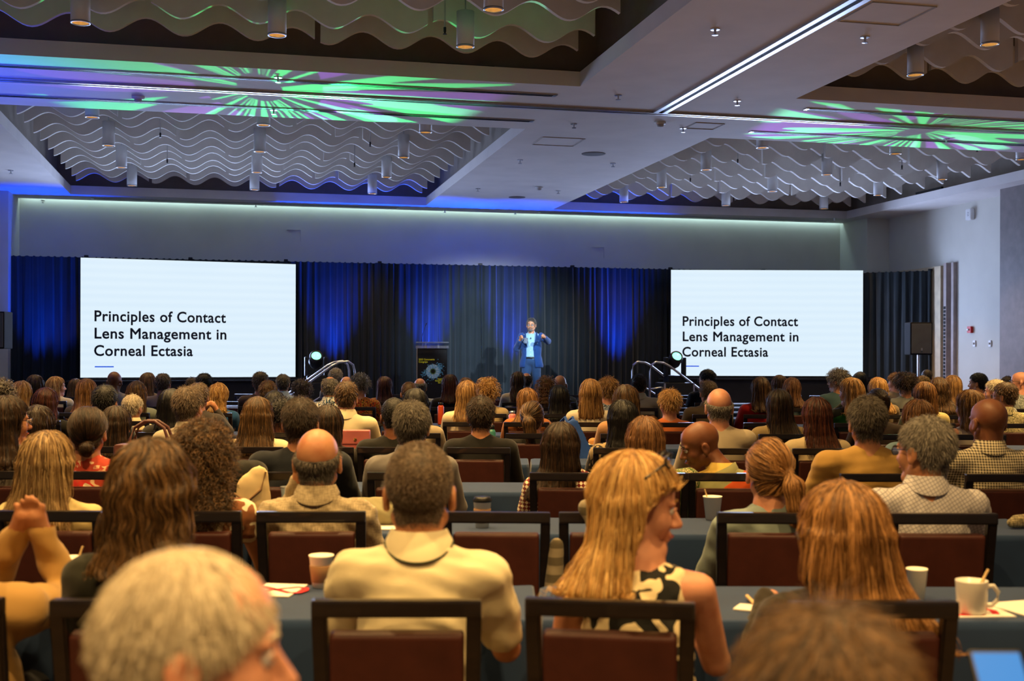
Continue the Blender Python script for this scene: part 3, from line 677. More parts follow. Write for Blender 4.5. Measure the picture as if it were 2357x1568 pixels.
# shared seated legs
def seated_legs():
    f = Field(axis(-.26, .26, (.022,)), axis(-.26, .66, (.024,)), axis(-.02, .68, (.024,)))
    f.el((0, -.04, .53), (.185, .15, .12), .04)
    for s in (-1, 1):
        f.rc((s*.095, .0, .53), (s*.11, .41, .53), .082, .062, .03); f.rc((s*.11, .41, .52), (s*.11, .40, .10), .058, .044, .02)
    return net_mesh('trousers', *f.nets(), mat('trouser_cloth', (.02, .021, .026), .85))
def shoes_mesh():
    f = Field(axis(-.2, .2, (.014,)), axis(.28, .7, (.016,)), axis(-.02, .14, (.012,)))
    for s in (-1, 1): f.rc((s*.11, .37, .045), (s*.12, .54, .03), .042, .034, .02)
    return net_mesh('shoes', *f.nets(), M_SHOE)
ME_LEGS, ME_SHOES = seated_legs(), shoes_mesh()
def head_prims(f, hc, Rm, s, k=.012, parts=True):
    Rt = Rm.T
    def A(fn, c, rad, kk, cut=False):
        c = np.asarray(c, float); w = hc+Rm@(c*s); g = lambda P: fn(((P-hc)@Rm)/s)*s
        (f.cut if cut else f.add)(g, w-rad*s, w+rad*s, kk*s)
    E = lambda c, r, kk=k*2: A(lambda Q: ell(Q, np.array(c, np.float32), np.array(r, np.float32)), c, max(r), kk)
    def C(a, b2, r1, r2, kk=k):
        a, b2 = np.array(a, np.float32), np.array(b2, np.float32); A(lambda Q: rcone(Q, a, b2, r1, r2), (a+b2)/2, float(np.linalg.norm(b2-a)/2+max(r1, r2)), kk)
    E((0, -.015, .035), (.076, .097, .090)); E((0, .030, .042), (.064, .058, .062)); E((0, .040, -.025), (.058, .052, .066))
    for q in (-1, 1):
        C((q*.046, .0, -.055), (q*.012, .062, -.098), .028, .022); E((q*.036, .058, -.028), (.026, .026, .028))
        A(lambda Q: ell(Q, np.array((q*.031, .098, .006), np.float32), np.array((.016, .013, .011), np.float32)), (q*.031, .098, .006), .017, .012, True)
        E((q*.030, .080, .024), (.025, .013, .009), .012)
        E((q*.085, -.010, -.006), (.010, .022, .033), .008); E((q*.084, -.004, -.032), (.008, .011, .012), .008)
        A(lambda Q: ell(Q, np.array((q*.098, -.002, -.004), np.float32), np.array((.010, .012, .020), np.float32)), (q*.098, -.002, -.004), .02, .004, True)
        E((q*.011, .1, -.036), (.009, .009, .008), .008)
    E((0, .073, -.100), (.024, .020, .019)); C((0, .086, .014), (0, .114, -.030), .008, .012); E((0, .091, -.058), (.023, .010, .007), .010); E((0, .089, -.071), (.020, .010, .007), .010)
def rotm(turn, nod, roll):
    return np.array((Matrix.Rotation(-turn, 3, 'Z') @ Matrix.Rotation(-nod, 3, 'X') @ Matrix.Rotation(roll, 3, 'Y')))
def face_parts(root, hc, Rm, s, hk, skin, glasses=False, brow=True):
    M = Matrix.Translation(Vector(hc)) @ Matrix(Rm.tolist()).to_4x4() @ Matrix.Scale(s, 4)
    def put(nm, bm, m, par=root):
        bmesh.ops.transform(bm, matrix=M, verts=bm.verts); return obj(nm, bm, m, par, True)
    for q in (-1, 1):
        e = bmesh.new(); bmesh.ops.create_uvsphere(e, u_segments=14, v_segments=10, radius=.0125, matrix=Matrix.Translation((q*.031, .0815, .005))); ey = put('eye', e, M_EYEW)
        e = bmesh.new(); bmesh.ops.create_uvsphere(e, u_segments=10, v_segments=8, radius=.0062, matrix=Matrix.Translation((q*.031, .0895, .005)) @ Matrix.Diagonal((1, .6, 1, 1))); put('iris', e, M_IR, ey)
        l = tube(bmesh.new(), [(q*.018, .0915, .010), (q*.031, .0955, .0125), (q*.045, .088, .008)], [.002, .0032, .002], 6); put('eyelid', l, skin, ey)
        if brow: put('eyebrow', tube(bmesh.new(), [(q*.014, .094, .027), (q*.03, .094, .033), (q*.048, .082, .028)], [.003, .0045, .002], 6), hairmat(hk, False))
    put('lips', tube(bmesh.new(), [(-.022, .092, -.065), (-.010, .1005, -.062), (0, .102, -.064), (.010, .1005, -.062), (.022, .092, -.065)], [.002, .005, .0055, .005, .002], 8), M_LIP)
    if glasses:
        g = bmesh.new()
        for q in (-1, 1):
            pts = [(q*(.034+.024*math.cos(t)), .108-.006*abs(math.cos(t)), .003+.018*math.sin(t)) for t in np.linspace(0, 2*math.pi, 17)]
            tube(g, pts, .002, 6); tube(g, [(q*.058, .1, .008), (q*.079, .03, .012), (q*.086, -.02, .008)], .002, 6)
        tube(g, [(-.012, .108, .006), (.012, .108, .006)], .002, 6); go = put('glasses', g, M_FRAMEG)
        for q in (-1, 1):
            l = bmesh.new(); bmesh.ops.create_circle(l, cap_ends=True, segments=16, radius=1, matrix=Matrix.Translation((q*.034, .106, .003)) @ Matrix.Rotation(R(90), 4, 'X') @ Matrix.Diagonal((.023, .017, 1, 1))); put('lens', l, M_LENSG, go)
def strands(root, f, V, hk, N, rad, style, hc, Rm, s, flow, L, steps, seedn, lay=1.1, zmin=-9.):
    if N < 10 or len(V) < 10: return
    g = np.random.default_rng(seedn)
    P = V[g.integers(0, len(V), N)]+g.normal(size=(N, 3))*.006
    n = f.grad(P); P = P-n*(f.samp(P)+.001)[:, None]
    lim = zmin+np.abs(g.normal(size=N))*.016
    pts = [P]; h = L*g.uniform(.7, 1.25, N)[:, None]/steps; off = np.abs(g.normal(size=N))*.0028*s
    rz = g.normal(size=(N, 3)); ph = g.uniform(0, 6.28, N)
    for i in range(steps):
        n = f.grad(P); v = flow(P)
        if style == 'short': v = v+n*lay+rz*(.12+.24*lay)
        elif style == 'curly': v = v*.55+n*.6+np.stack([np.cos(ph+i*1.35), np.sin(ph*1.7+i*1.35), np.sin(ph+i*1.35)*.8], 1)*1.0
        elif style == 'wavy': v = v+np.stack([np.cos(P[:, 2]*70+hash(hk) % 3), np.sin(P[:, 2]*60+2), P[:, 0]*0], 1)*.45+rz*.10
        else: v = v+rz*.035
        if style in ('long', 'wavy'): v = v-(v*n).sum(1, keepdims=True)*n
        v = v/(np.linalg.norm(v, axis=1, keepdims=True)+1e-9); P0 = P; P = P+v*h
        low = P[:, 2] < lim; P[low] = P0[low]+v[low]*h[low]*.08
        if style in ('long', 'wavy'): P = P-n*(f.samp(P)-off)[:, None]*.8
        pts.append(P)
    A = np.stack(pts, 1).astype(np.float32); k = steps+1
    c = bpy.data.hair_curves.new('hair_strands'); c.add_curves([k]*N)
    c.attributes['position'].data.foreach_set('vector', A.ravel())
    ra = c.attributes.get('radius') or c.attributes.new('radius', 'FLOAT', 'POINT')
    ra.data.foreach_set('value', np.tile(np.linspace(rad, rad*.45, k), N).astype(np.float32))
    c.materials.append(hairmat(hk, True)); o = link(bpy.data.objects.new('hair_strands', c), root); o['kind'] = 'stuff'; return o
def make_hair(root, style, hk, hc, Rm, s, H, zl, opt, seedn, by=0.):
    """style: bald ring short buzz pixie curlyshort long bob wavy pony bun curly"""
    if style == 'bald': return
    lod = max(.0062, .00105*zl); lod = min(lod, .0125)
    L = opt.get('L', {'long': .40, 'bob': .20, 'wavy': .33, 'curly': .30}.get(style, 0)); wd = opt.get('hw', 1.)
    if L > .25: L *= .72
    hang = style in ('long', 'bob', 'wavy', 'curly')
    lo = hc-np.array((.17, .19, .20))*s; hi = hc+np.array((.17, .17, .17))*s
    if hang: lo[2] = hc[2]-max(.2, L)-.06; lo[0] -= .05; hi[0] += .05; lo[1] -= .10
    if style in ('pony', 'bun'): lo[2] -= .22; lo[1] -= .10
    f = Field(*[np.arange(a, b2, lod) for a, b2 in zip(lo, hi)])
    r, P = f.sl(lo, hi, 1.); Q = ((P-hc)@Rm)/s
    th = {'ring': .010, 'buzz': .006, 'short': .015, 'pixie': .022, 'curlyshort': .036, 'pony': .012, 'bun': .012, 'long': .018, 'bob': .020, 'wavy': .022, 'curly': .030}[style]*opt.get('th', 1.)
    base = ell(Q, np.array((0, -.015, .035), np.float32), np.array((.077, .098, .091), np.float32))
    nape = ell(Q, np.array((0, -.025, -.03), np.float32), np.array((.060, .060, .085), np.float32))
    base = np.minimum(base, nape if style not in ('curlyshort',) else base)
    zq, yq = Q[..., 2], Q[..., 1]
    if style in ('ring', 'buzz', 'short', 'pixie', 'curlyshort'):
        t = th*np.interp(zq, [-.10, -.05, .02, .10, .13], [.12, .35, .75, 1.1, 1.15])
        yk = np.interp(zq, [-.11, -.045, -.03, .0, .025, .05, .08, .11, .14], [-.055, -.034, -.030, -.022, .028, .055, .085, .12, .2])
        if style in ('pixie', 'curlyshort'): yk = yk+.02
        d = base-t
        d = np.maximum(d, (yq-yk)*.8)
        d = np.maximum(d, -(zq+opt.get('nape', .088)))
        if style == 'ring': d = np.maximum(d, (zq-np.interp(yq, [-.11, -.05, .05], [opt.get('ring', .055), opt.get('ring', .055)+.012, .055]))*.8)
    else:
        d = base-th*np.interp(zq, [-.1, .0, .1], [.8, 1., 1.])
        yk = np.interp(zq, [-.3, -.10, -.05, .0, .03, .06, .085, .11, .14], [.02, .015, .02, .028, .045, .066, .092, .13, .3])
        if style in ('pony', 'bun'): yk = np.interp(zq, [-.10, -.03, .0, .03, .06, .085, .11], [-.055, -.03, .0, .04, .066, .09, .2]); d = np.maximum(d, -(zq+.085))
        if hang:
            top = hc+Rm@np.array((0, -.03, .0))*s; X = P-top; zz = -X[..., 2]
            side = opt.get('side', 0.)
            cx_ = np.interp(zz, [0, .1, L], [0, 0, side]); bk = np.interp(zz, [-.05, .0, .12, .22, .4], [0, -.012, -.052, -.112, -.145]) if style != 'bob' else np.interp(zz, [0, .2], [-.01, -.05])
            bk = bk*opt.get('back', 1.)
            hwid = s*wd*np.interp(zz, [0, .08, .16, .3, .42], [.088, .094, .102, .112, .100]); hd = s*np.interp(zz, [0, .08, .18, .3], [.09, .07, .042, .026])
            if style == 'curly': hwid = hwid*1.12; hd = hd*1.25
            if style == 'bob': hd = s*np.interp(zz, [0, .1, .2], [.088, .07, .052])
            q2 = np.sqrt(((X[..., 0]-cx_)/hwid)**2+((X[..., 1]-bk)/hd)**2+1e-9)
            ds = (q2-1)*np.minimum(hwid, hd)*.9
            ragged = .014*wob(P*np.array((1, 1, 0)), 60, seedn)
            ds = np.maximum(ds, np.maximum(-zz-.02, zz-(L-np.abs(X[..., 0]-cx_)*opt.get('pt', .25))+ragged))
            k = .03; h = np.clip(.5+.5*(d-ds)/k, 0, 1); d = d*(1-h)+ds*h-k*h*(1-h)
        d = np.maximum(d, (yq-yk-opt.get('yk', 0.)*(zq < .06))*.85)
    amp = {'curlyshort': .010, 'curly': .012, 'wavy': .006, 'pixie': .003, 'short': .002}.get(style, .0015)
    amp = opt.get('amp', amp*(1.8 if zl < 8 and style == 'short' else 1.))
    d = d+amp*s*wob(P, {'curly': 75, 'curlyshort': 85, 'wavy': 45}.get(style, 60), seedn)
    if hang and style in ('long', 'wavy', 'bob'):
        an = np.arctan2(P[..., 0]-hc[0], -(P[..., 1]-hc[1]-.05)); g = np.random.default_rng(seedn)
        d = d+.0028*np.sin(an*23+g.uniform(0, 6)+P[..., 2]*6)+.0022*np.sin(an*41+P[..., 2]*11)
    tie = None
    f.D[r] = d
    if style == 'pony':
        tp = opt.get('tie', (.02, -.118, -.015)); tie = hc+Rm@np.array(tp)*s; Lp = opt.get('PL', .22)
        pth = [tie, tie+np.array((.015, -.045, -.05)), tie+np.array((.025, -.045, -.13)), tie+np.array((.02, -.03, -Lp))]
        for (a, b2), (r1, r2) in zip(zip(pth, pth[1:]), ((.016, .034), (.034, .032), (.032, .006))): f.rc(a, b2, r1*opt.get('pw', 1.), r2*opt.get('pw', 1.), .012)
        bm = bmesh.new(); dr = Vector(Rm@np.array((0, -1, .1))); mt = Matrix.Translation(Vector(tie+np.array((0, -.008, -.004)))) @ dr.to_track_quat('Z', 'Y').to_matrix().to_4x4()
        pts = [mt @ Vector((.022*math.cos(t), .022*math.sin(t), 0)) for t in np.linspace(0, 2*math.pi, 17)]; obj('hair_tie', tube(bm, pts, .008, 8), mat('hair_band', (.012, .016, .016), .8), root, True)
    if style == 'bun':
        tp = opt.get('tie', (.03, -.112, -.075)); tie = hc+Rm@np.array(tp)*s; f.el(tie, (.042, .034, .036), .012)
    V, Qd = f.nets()
    if not len(V): return
    ho = obj('hair', net_mesh('hair', V, Qd, hairmat(hk, False)), None, root)
    back = Rm@np.array((0, -.35, 1.)); crown = hc+Rm@np.array((0, -.03, .12))*s
    def flow(P):
        g = np.zeros_like(P); g[:, 2] = -1
        q = P-crown; q = q/(np.linalg.norm(q, axis=1, keepdims=True)+1e-6)
        v = g*.8+q*.6
        if tie is not None:
            t = tie-P; dl = np.linalg.norm(t, axis=1, keepdims=True); tail = (((P-hc)@Rm)[:, 1:2]/s < -.128) | (P[:, 2:3] < hc[2]-.11*s)
            v = np.where(tail, np.array((.1, -.05, -1.)), t/(dl+1e-6))
        return v
    st = {'long': 'long', 'bob': 'long', 'wavy': 'wavy', 'pony': 'long', 'bun': 'long', 'curly': 'curly', 'curlyshort': 'curly'}.get(style, 'short')
    near = zl < 9
    N = int((5200 if zl < 4.2 else 3400 if zl < 7.5 else 1500 if near else 620)*opt.get('N', 1.)*(1.5 if st == 'short' else 1.))
    if st == 'short': strands(ho, f, V, hk, int(N*1.5), max(.0007, .00011*zl), st, hc, Rm, s, flow, {'buzz': .007, 'ring': .018, 'pixie': .035}.get(style, .022)*opt.get('sl', 1.), 2 if opt.get('sl', 1) <= 1 else 4, seedn, opt.get('lay', .5))
    elif st == 'curly': strands(ho, f, V, hk, N, max(.0010, .00015*zl), st, hc, Rm, s, flow, .085, 8 if near else 5, seedn)
    else: strands(ho, f, V, hk, N, max(.0009, .00014*zl), st, hc, Rm, s, flow, max(.16, L*.62), 9 if near else 5, seedn, zmin=hc[2]-L-.012 if hang else -9.)
def seated(px, top, row, style, hk, skin, shirt, label, turn=0, nod=0, roll=0, s=1.07, opt=None, broad=1., zl=None, bt=0, sleeve='long', collar=False, lean=0., glasses=False, arms='table', face=None, dz=0., seedn=0, stripe=False, cpx=None, hx=0.):
    opt = opt or {}
    if row >= 4:                             # keep neighbours in a row a seat apart
        for r2 in (row, row+1, row-1, row+2, row-2, row+3):
            if 3 < r2 < 12 and all(abs(latz(px, ROWS[r2]+.235)-l) > .47 for l, *_ in PLACED.get(r2, [])): row = r2; break
    zr = ROWS[row]; zo = zr+.255; zh = zo-.02+lean; lat = latz(px, zh)-hx; H = hgt(px, top, zh)-.012
    if style not in ('bald', 'ring', 'buzz'): H -= .008
    H = min(max(H, 1.13), 1.45)
    p = W(lat, zo); root = thing('person', 'person '+label, 'person', p, -YAW-R(bt), opt.get('group'))
    hz = H-.126*s; hy = -.02+lean; hc = np.array((hx, hy, hz))
    Rm = rotm(R(turn-bt), R(nod), R(roll))
    zs = H-.315*(.5+.5*s); b = broad; by = -.05+lean*.6
    near = row <= 3
    vh = min(max(.0062, .0010*zh), .013); vb = max(.014, vh*2.0)
    f = Field(axis(-.36, .36, (vb, (hx-.125*s, hx+.125*s, vh))), axis(-.24, .52, (vb, (hy-.13*s, hy+.15*s, vh))), axis(.50, H+.03, (vb, (hz-.135*s, 9, vh))))
    def arm_pts(q):
        sh = (q*.180*b, by+.01, zs-.035)
        if arms == 'table': return sh, (q*.235*b, by+.16, zs-.27), (q*.13, by+.40, .795), (q*.10, by+.46, .785)
        if arms == 'lap': return sh, (q*.24*b, by+.06, zs-.29), (q*.13, by+.28, .66), (q*.09, by+.34, .64)
        if arms == 'cheekL' and q < 0: return sh, (q*.21*b, by+.27, zs-.22), (q*.105, by+.13, hz-.10), (q*.085, by+.10, hz-.045)
        if arms == 'phone' and q > 0: return sh, (.28, by+.05, .82), (.325, by+.24, .965), (.33, by+.29, 1.01)
        if arms == 'clasp': return sh, (q*.13+.08, by+.34, .80), (q*.035+.11, by+.27, 1.02), (q*.018+.12, by+.25, 1.07)
        if arms == 'up': return sh, (q*.22*b, by+.30, zs-.16), (q*.07+.05, by+.27, zs+.05), (q*.03+.06, by+.25, zs+.11)
        return sh, (q*.235*b, by+.16, zs-.27), (q*.13, by+.40, .795), (q*.10, by+.46, .785)
    head_prims(f, hc, Rm, s)
    nb_ = np.array((0, by+.012, H-.262*s)); f.rc(hc+Rm@np.array((0, -.03, -.05))*s, nb_, .054*s, .060*s, .025)
    f.rc(nb_, (0, by, zs-.02), .062*s, .075, .03)
    rs = .0
    f.el((0, by, zs-.20), (.150*b, .105, .24), .04); f.rc((-.13*b, by, zs-.035), (.13*b, by, zs-.035), .058, .058, .035); f.el((0, by+.02, .56), (.15*b, .115, .12), .05)
    for q in (-1, 1):
        sh, e, w, hd = arm_pts(q); f.rc(sh, e, .050*b, .040, .02); f.rc(e, w, .040, .027, .012); f.rc(w, hd, .028, .030, .012)
        hd = np.array(hd); dr = (hd-np.array(w)); dr = dr/np.linalg.norm(dr)
        for k2 in range(4):
            o_ = np.array((q*(-.024+.016*k2), 0, 0)); a = hd+o_+dr*.02; f.rc(a, a+dr*(.045+.012*(k2 in (1, 2)))+np.array((0, 0, -.012)), .0085, .007, .006)
        f.rc(hd+np.array((-q*.02, 0, 0)), hd+np.array((-q*.05, 0, .0))+dr*.035, .011, .009, .008)
    body = obj('body', net_mesh('body', *f.nets(), skinmat(skin)), None, root)
    # shirt
    vs2 = vb*(.8 if near else 1.)
    g = Field(axis(-.40, .40, (vs2,)), axis(-.27, .52, (vs2,)), axis(.47, H-.16, (vs2,)))
    g.el((0, by, zs-.19), (.166*b, .122, .25), .05); g.el((0, by+.01, .58), (.175*b, .135, .14), .06)
    if sleeve != 'none':
        g.rc((-.145*b, by, zs-.035), (.145*b, by, zs-.035), .066, .066, .04)
        g.rc((-.15*b, by, zs-.03), (0, by+.012, zs+.030), .05, .062, .035); g.rc((.15*b, by, zs-.03), (0, by+.012, zs+.030), .05, .062, .035)
    else:
        g.rc((-.09*b, by, zs-.03), (.09*b, by, zs-.03), .066, .066, .03)
    for q in (-1, 1):
        sh, e, w, hd = [np.array(v) for v in arm_pts(q)]
        if sleeve == 'long': g.rc(sh, e, .066*b, .056, .03); g.rc(e, w, .055, .038, .015)
        elif sleeve == 'short': g.rc(sh, sh+(e-sh)*.72, .067*b, .064, .03)
        elif sleeve == 'cap': g.rc(sh, sh+(e-sh)*.25, .064*b, .06, .03)
    zn = zs+.055
    hole_b = np.array((0, by+.03, H)); hole_a = np.array((0, by+.012, zn+.022))
    g.cut(lambda P: rcone(P, hole_a, hole_b, .046*s, .075*s), hole_a-.07, hole_b+.08, .008)
    if collar:
        cm = bmesh.new(); rg = []; nA = 44
        def cz(t_):                            # collar heights: dips at the nape, rides up on the shoulders, falls at the throat
            fr = (1-math.cos(t_))/2
            return (zs+.018+.095*fr if fr < .5 else zs+.0655-.085*(fr-.5)*2, zs+.098 if fr < .5 else zs+.098-.06*(fr-.5)*2)
        def cp(t_, q_, z_): return (math.sin(t_)*(.066*s+q_), by+.014-math.cos(t_)*(.070*s+q_), z_)
        for t_ in np.linspace(0, 2*math.pi, nA, endpoint=False):
            zb_, zt2 = cz(t_)
            rg.append([cm.verts.new(cp(t_, q_, z_)) for q_, z_ in ((-.004, zb_), (-.002, zt2), (.005, zt2+.003), (.021, zb_+.004), (.023, zb_), (.008, zb_-.002))])
        for i_ in range(nA):
            for k_ in range(5): cm.faces.new((rg[i_][k_], rg[(i_+1) % nA][k_], rg[(i_+1) % nA][k_+1], rg[i_][k_+1]))
        obj('collar', cm, cloth(shirt), root, True)
        if stripe: obj('collar_stripe', tube(bmesh.new(), [cp(t_, .0225, cz(t_)[0]+.001) for t_ in np.linspace(-2.6, 2.6, 44)], .003, 6), mat('dark_green_trim', (.02, .035, .015), .8), root, True)
    if near: g.D += ((.008 if row < 3 else .0045)*wob(np.stack(np.meshgrid(*g.ax, indexing='ij'), -1)*np.array((1, 1, 1.6)), 28, seedn)).astype(np.float32)
    so = obj('shirt', net_mesh('shirt', *g.nets(), cloth(shirt)), None, root)
    obj('trousers', ME_LEGS, None, root); obj('shoes', ME_SHOES, None, root)
    make_hair(root, style, hk, hc, Rm, s, H, zh, opt, seedn, by)
    if face if face is not None else abs(turn) > 22: face_parts(root, hc, Rm, s, hk if style != 'bald' else 'slt', skinmat(skin), glasses)
    PLACED.setdefault(row, []).append((lat, bt, label, cpx))
    return root, hc, Rm, H, zs
ROWS = {0: 1.15, 1: 3.15, 2: 4.93, 3: 6.61, 4: 8.42, 5: 9.99, 6: 11.7, 7: 13.4, 8: 15.1, 9: 16.8, 10: 18.5, 11: 20.1}
PLACED = {}
# ------------------------------------------------------------------ the audience: column, head top, row, hair, ...
S = lambda c: 'solid:'+c
def A(px, top, row, style, hk, skin, shirt, label, **k):
    return seated(px, top, row, style, hk, skin, shirt, label, seedn=int(px*3+top), **k)
CREAM, GREY, NAVY, BLK = S('d8c8a0'), S('8c867c'), S('141a28'), S('14130f')
# row 0, nearest the camera
A(452, 1228, 0, 'short', 'wht', 'fair', S('4a4844'), 'with thinning white hair facing right, nearest the camera at lower left', turn=78, nod=4, s=.95, opt={'th': .22, 'nape': .1, 'lay': .10, 'sl': 1.3, 'N': 1.5}, face=True)
A(1900, 1362, 0, 'short', 'br', 'tan', S('2c2a28'), 'with short tousled brown hair holding a phone, cut by the bottom picture edge', s=1.08, opt={'th': .5, 'lay': .35, 'sl': 1.8}, arms='phone')
# row 1
A(-100, 1090, 1, 'short', 'br', 'tan', S('b08a4e'), 'in tan jacket with clasped raised hands at the left edge', arms='clasp', broad=1.08)
A(352, 1014, 1, 'wavy', 'br', 'fair', S('2a2a20'), 'with shoulder-length brown hair in dark olive top beside the white paper cup', cpx=310, s=1.10, opt={'L': .20, 'hw': 1.12, 'pt': .1})
A(967, 1016, 1, 'buzz', 'gbr', 'tan', S('dccfa8'), 'in cream polo shirt with dark collar stripe, short cropped hair', cpx=912, s=1.10, collar=True, stripe=True, sleeve='short', broad=1.04, opt={'th': 1.5, 'nape': .1, 'lay': .9})
A(1470, 1038, 1, 'long', 'bld', 'fair', 'blotch:1c1c1a:e6d4a8', 'with sunglasses on long blonde hair and sleeveless black-and-cream print top', cpx=1436, turn=88, nod=9, s=1.08, sleeve='none', broad=.95, bt=8, opt={'L': .25, 'side': -.08, 'pt': .30, 'hw': .95, 'yk': -.022}, face=True)
A(1935, 1105, 1, 'long', 'cop', 'fair', S('2a241c'), 'with long copper hair beside the white mug, facing slightly left', cpx=2005, turn=-24, nod=4, s=1.12, opt={'L': .41, 'side': .10, 'hw': 1.18, 'pt': .15}, glasses=True, face=True)
# row 2
A(112, 990, 2, 'long', 'strk', 'fair', S('c9b47c'), 'with long streaked blonde hair in cream jacket at left', cpx=118, s=1.08, opt={'L': .44, 'hw': 1.1, 'side': -.03, 'pt': .1})
A(468, 976, 2, 'curly', 'br', 'tan', 'blotch:e8dcba:8a5634', 'with dark curly hair and white cut-out flower blouse', cpx=428, s=1.1, sleeve='cap', opt={'L': .33, 'hw': 1.0})
A(732, 980, 2, 'ring', 'slt', 'tan', 'linen:b8a888:8a7c62', 'in tan linen shirt, bald on top with dark hair ring', cpx=712, s=1.14, collar=True, arms='cheekL', broad=1.05, opt={'ring': .008})
A(1770, 1007, 2, 'pony', 'cop', 'fair', S('7c8a86'), 'with copper ponytail in pale denim jacket', cpx=1782, s=1.07, nod=4, opt={'tie': (.055, -.105, .0), 'PL': .20, 'pw': 1.15})
A(2128, 954, 2, 'short', 'gry', 'tan', 'plaid:bab6b8:85838c', 'with grey hair and glasses in grey plaid shirt', turn=-34, cpx=2170, s=1.14, collar=True, broad=1.12, glasses=True, face=True, opt={'th': .7, 'lay': .4, 'sl': .9, 'amp': .006})
# row 3
A(20, 910, 3, 'long', 'dkbr', 'tan', S('6c645a'), 'with long dark hair and glasses facing right at left edge', turn=48, glasses=True, opt={'L': .36}, face=True)
A(205, 933, 3, 'bun', 'dkbr', 'tan', 'floral:b0402c:d8b48a:c8302a:e0c8a0', 'with low bun in red floral blouse', s=1.1)
A(693, 911, 3, 'short', 'dkbr', 'tan', S('10161f'), 'in dark navy jacket with thinning dark hair and visible ears', s=1.13, broad=1.2, opt={'th': .7})
A(948, 921, 3, 'short', 'slt', 'tan', S('6e6a68'), 'in grey shirt with salt-and-pepper hair', s=1.1, collar=True, broad=1.08)
A(1292, 970, 3, 'long', 'dkbr', 'tan', 'geo:e0d4b4:6a1812', 'with straight dark hair and red-and-cream patterned sleeve', turn=14, s=1.05, hx=-.05, broad=1.1, opt={'L': .38, 'side': -.09, 'hw': 1.05, 'pt': .05})
A(1485, 957, 3, 'long', 'ltbr', 'fair', 'leaf:3e6a1c:c8b88a:2c4c14', 'with long light-brown hair in green top with cream lacing', s=1.06, broad=1.32, opt={'L': .36, 'hw': 1.02})
A(1612, 966, 3, 'bald', 'blk', 'brn', 'bands:c8a850:7c8468:c4501e:8c8a5c', 'smiling to the left in yellow, sage and orange shirt, shaved head', turn=-92, nod=20, roll=-6, hx=-.12, s=1.08, collar=True, broad=1.2, face=True, lean=.03)
A(1995, 911, 3, 'short', 'slt', 'tan', S('b08a48'), 'in mustard tan jacket with short greying hair', s=1.12, broad=1.25)
A(2275, 912, 3, 'bald', 'blk', 'brn', 'check:d8ccac:3a3630', 'in small black-and-cream checked shirt, shaved head', turn=-14, s=1.13, collar=True, broad=1.2)
A(1880, 913, 4, 'long', 'aub', 'fair', S('c4b088'), 'with long red-brown hair in beige top', s=1.05, opt={'L': .34, 'side': .03})
# row 4
A(90, 934, 4, 'wavy', 'dkbr', 'tan', BLK, 'with clipped dark wavy hair, second from left in fourth row', opt={'L': .22}, turn=10)
A(268, 934, 4, 'long', 'dkbr', 'tan', BLK, 'with dark hair holding a phone up, behind the brown handbag', nod=8, opt={'L': .30}, arms='cheekL')
A(435, 889, 4, 'short', 'gbr', 'fair', S('a89c84'), 'in beige collared shirt with combed grey-brown hair', turn=14, s=1.1, collar=True, broad=1.05, opt={'th': 1.1})
A(594, 912, 4, 'long', 'br', 'tan', CREAM, 'with long straight brown hair over cream blouse, left of navy jacket', opt={'L': .36, 'hw': 1.15, 'pt': .05})
A(647, 918, 4, 'curlyshort', 'blk', 'brn', BLK, 'in black with short black hair just left of the navy jacket', opt={'th': .6})
A(756, 931, 4, 'long', 'dkbr', 'tan', S('2a2420'), 'with straight dark hair above the pink purse', opt={'L': .34})
A(907, 915, 4, 'buzz', 'blk', 'brn', BLK, 'in black hooded top with cropped black hair', turn=-8, broad=1.1, opt={'th': 1.6})
A(1107, 911, 4, 'short', 'dkbr', 'tan', S('121110'), 'in black top with lanyard and short dark hair', broad=1.1, opt={'th': 1.1, 'nape': .1})
A(1226, 921, 4, 'pony', 'br', 'tan', S('181512'), 'with grey-brown ponytail in black top', s=1.1, turn=12, opt={'tie': (-.02, -.115, .02), 'PL': .30, 'pw': 1.5})
A(1434, 920, 4, 'long', 'blk', 'tan', 'blotch:241e18:9a8660', 'with long black hair and dark patterned top beside the bread roll', s=1.1, opt={'L': .38})
A(1655, 890, 4, 'ring', 'gry', 'fair', S('b4a68c'), 'in beige tee shirt, bald with grey hair fringe', s=1.12, broad=1.1, opt={'ring': .012, 'nape': .12})
A(2112, 918, 4, 'long', 'ltbr', 'fair', S('7c98a0'), 'with golden-brown straight hair and pale blue sleeve', turn=-10, opt={'L': .28}, s=1.08)
# row 5
A(4, 876, 5, 'curlyshort', 'slt', 'tan', S('3a3630'), 'with dark grey curls cut by the left edge', opt={'th': .6})
A(107, 892, 5, 'bob', 'aub', 'tan', BLK, 'with dark reddish bob in black top', s=1.12, opt={'L': .22, 'hw': 1.1})
A(243, 886, 5, 'short', 'blk', 'tan', S('3a3a3c'), 'with slick black hair and dark collar', s=1.12, opt={'th': 1.15})
A(307, 907, 5, 'short', 'wht', 'tan', S('cdbf98'), 'with white hair in cream shirt', turn=16, collar=True, s=.98)
A(395, 894, 5, 'long', 'blk', 'tan', S('26231f'), 'with long black hair partly hidden by combed grey-brown hair', opt={'L': .3})
A(632, 899, 5, 'bob', 'blk', 'tan', S('2c2a2a'), 'with dark bob behind the long brown hair', opt={'L': .18})
A(798, 876, 5, 'short', 'br', 'fair', S('d4c6a2'), 'in cream shirt with neat brown hair, centre left', s=1.05, broad=1.1, collar=True)
A(957, 894, 5, 'bob', 'blk', 'tan', S('a8987c'), 'with smooth black hair in khaki jacket', s=1.12, opt={'L': .2})
A(1214, 892, 5, 'long', 'cop', 'fair', S('b06a34'), 'with wavy copper hair in orange-brown top', opt={'L': .34, 'side': -.05}, s=1.05)
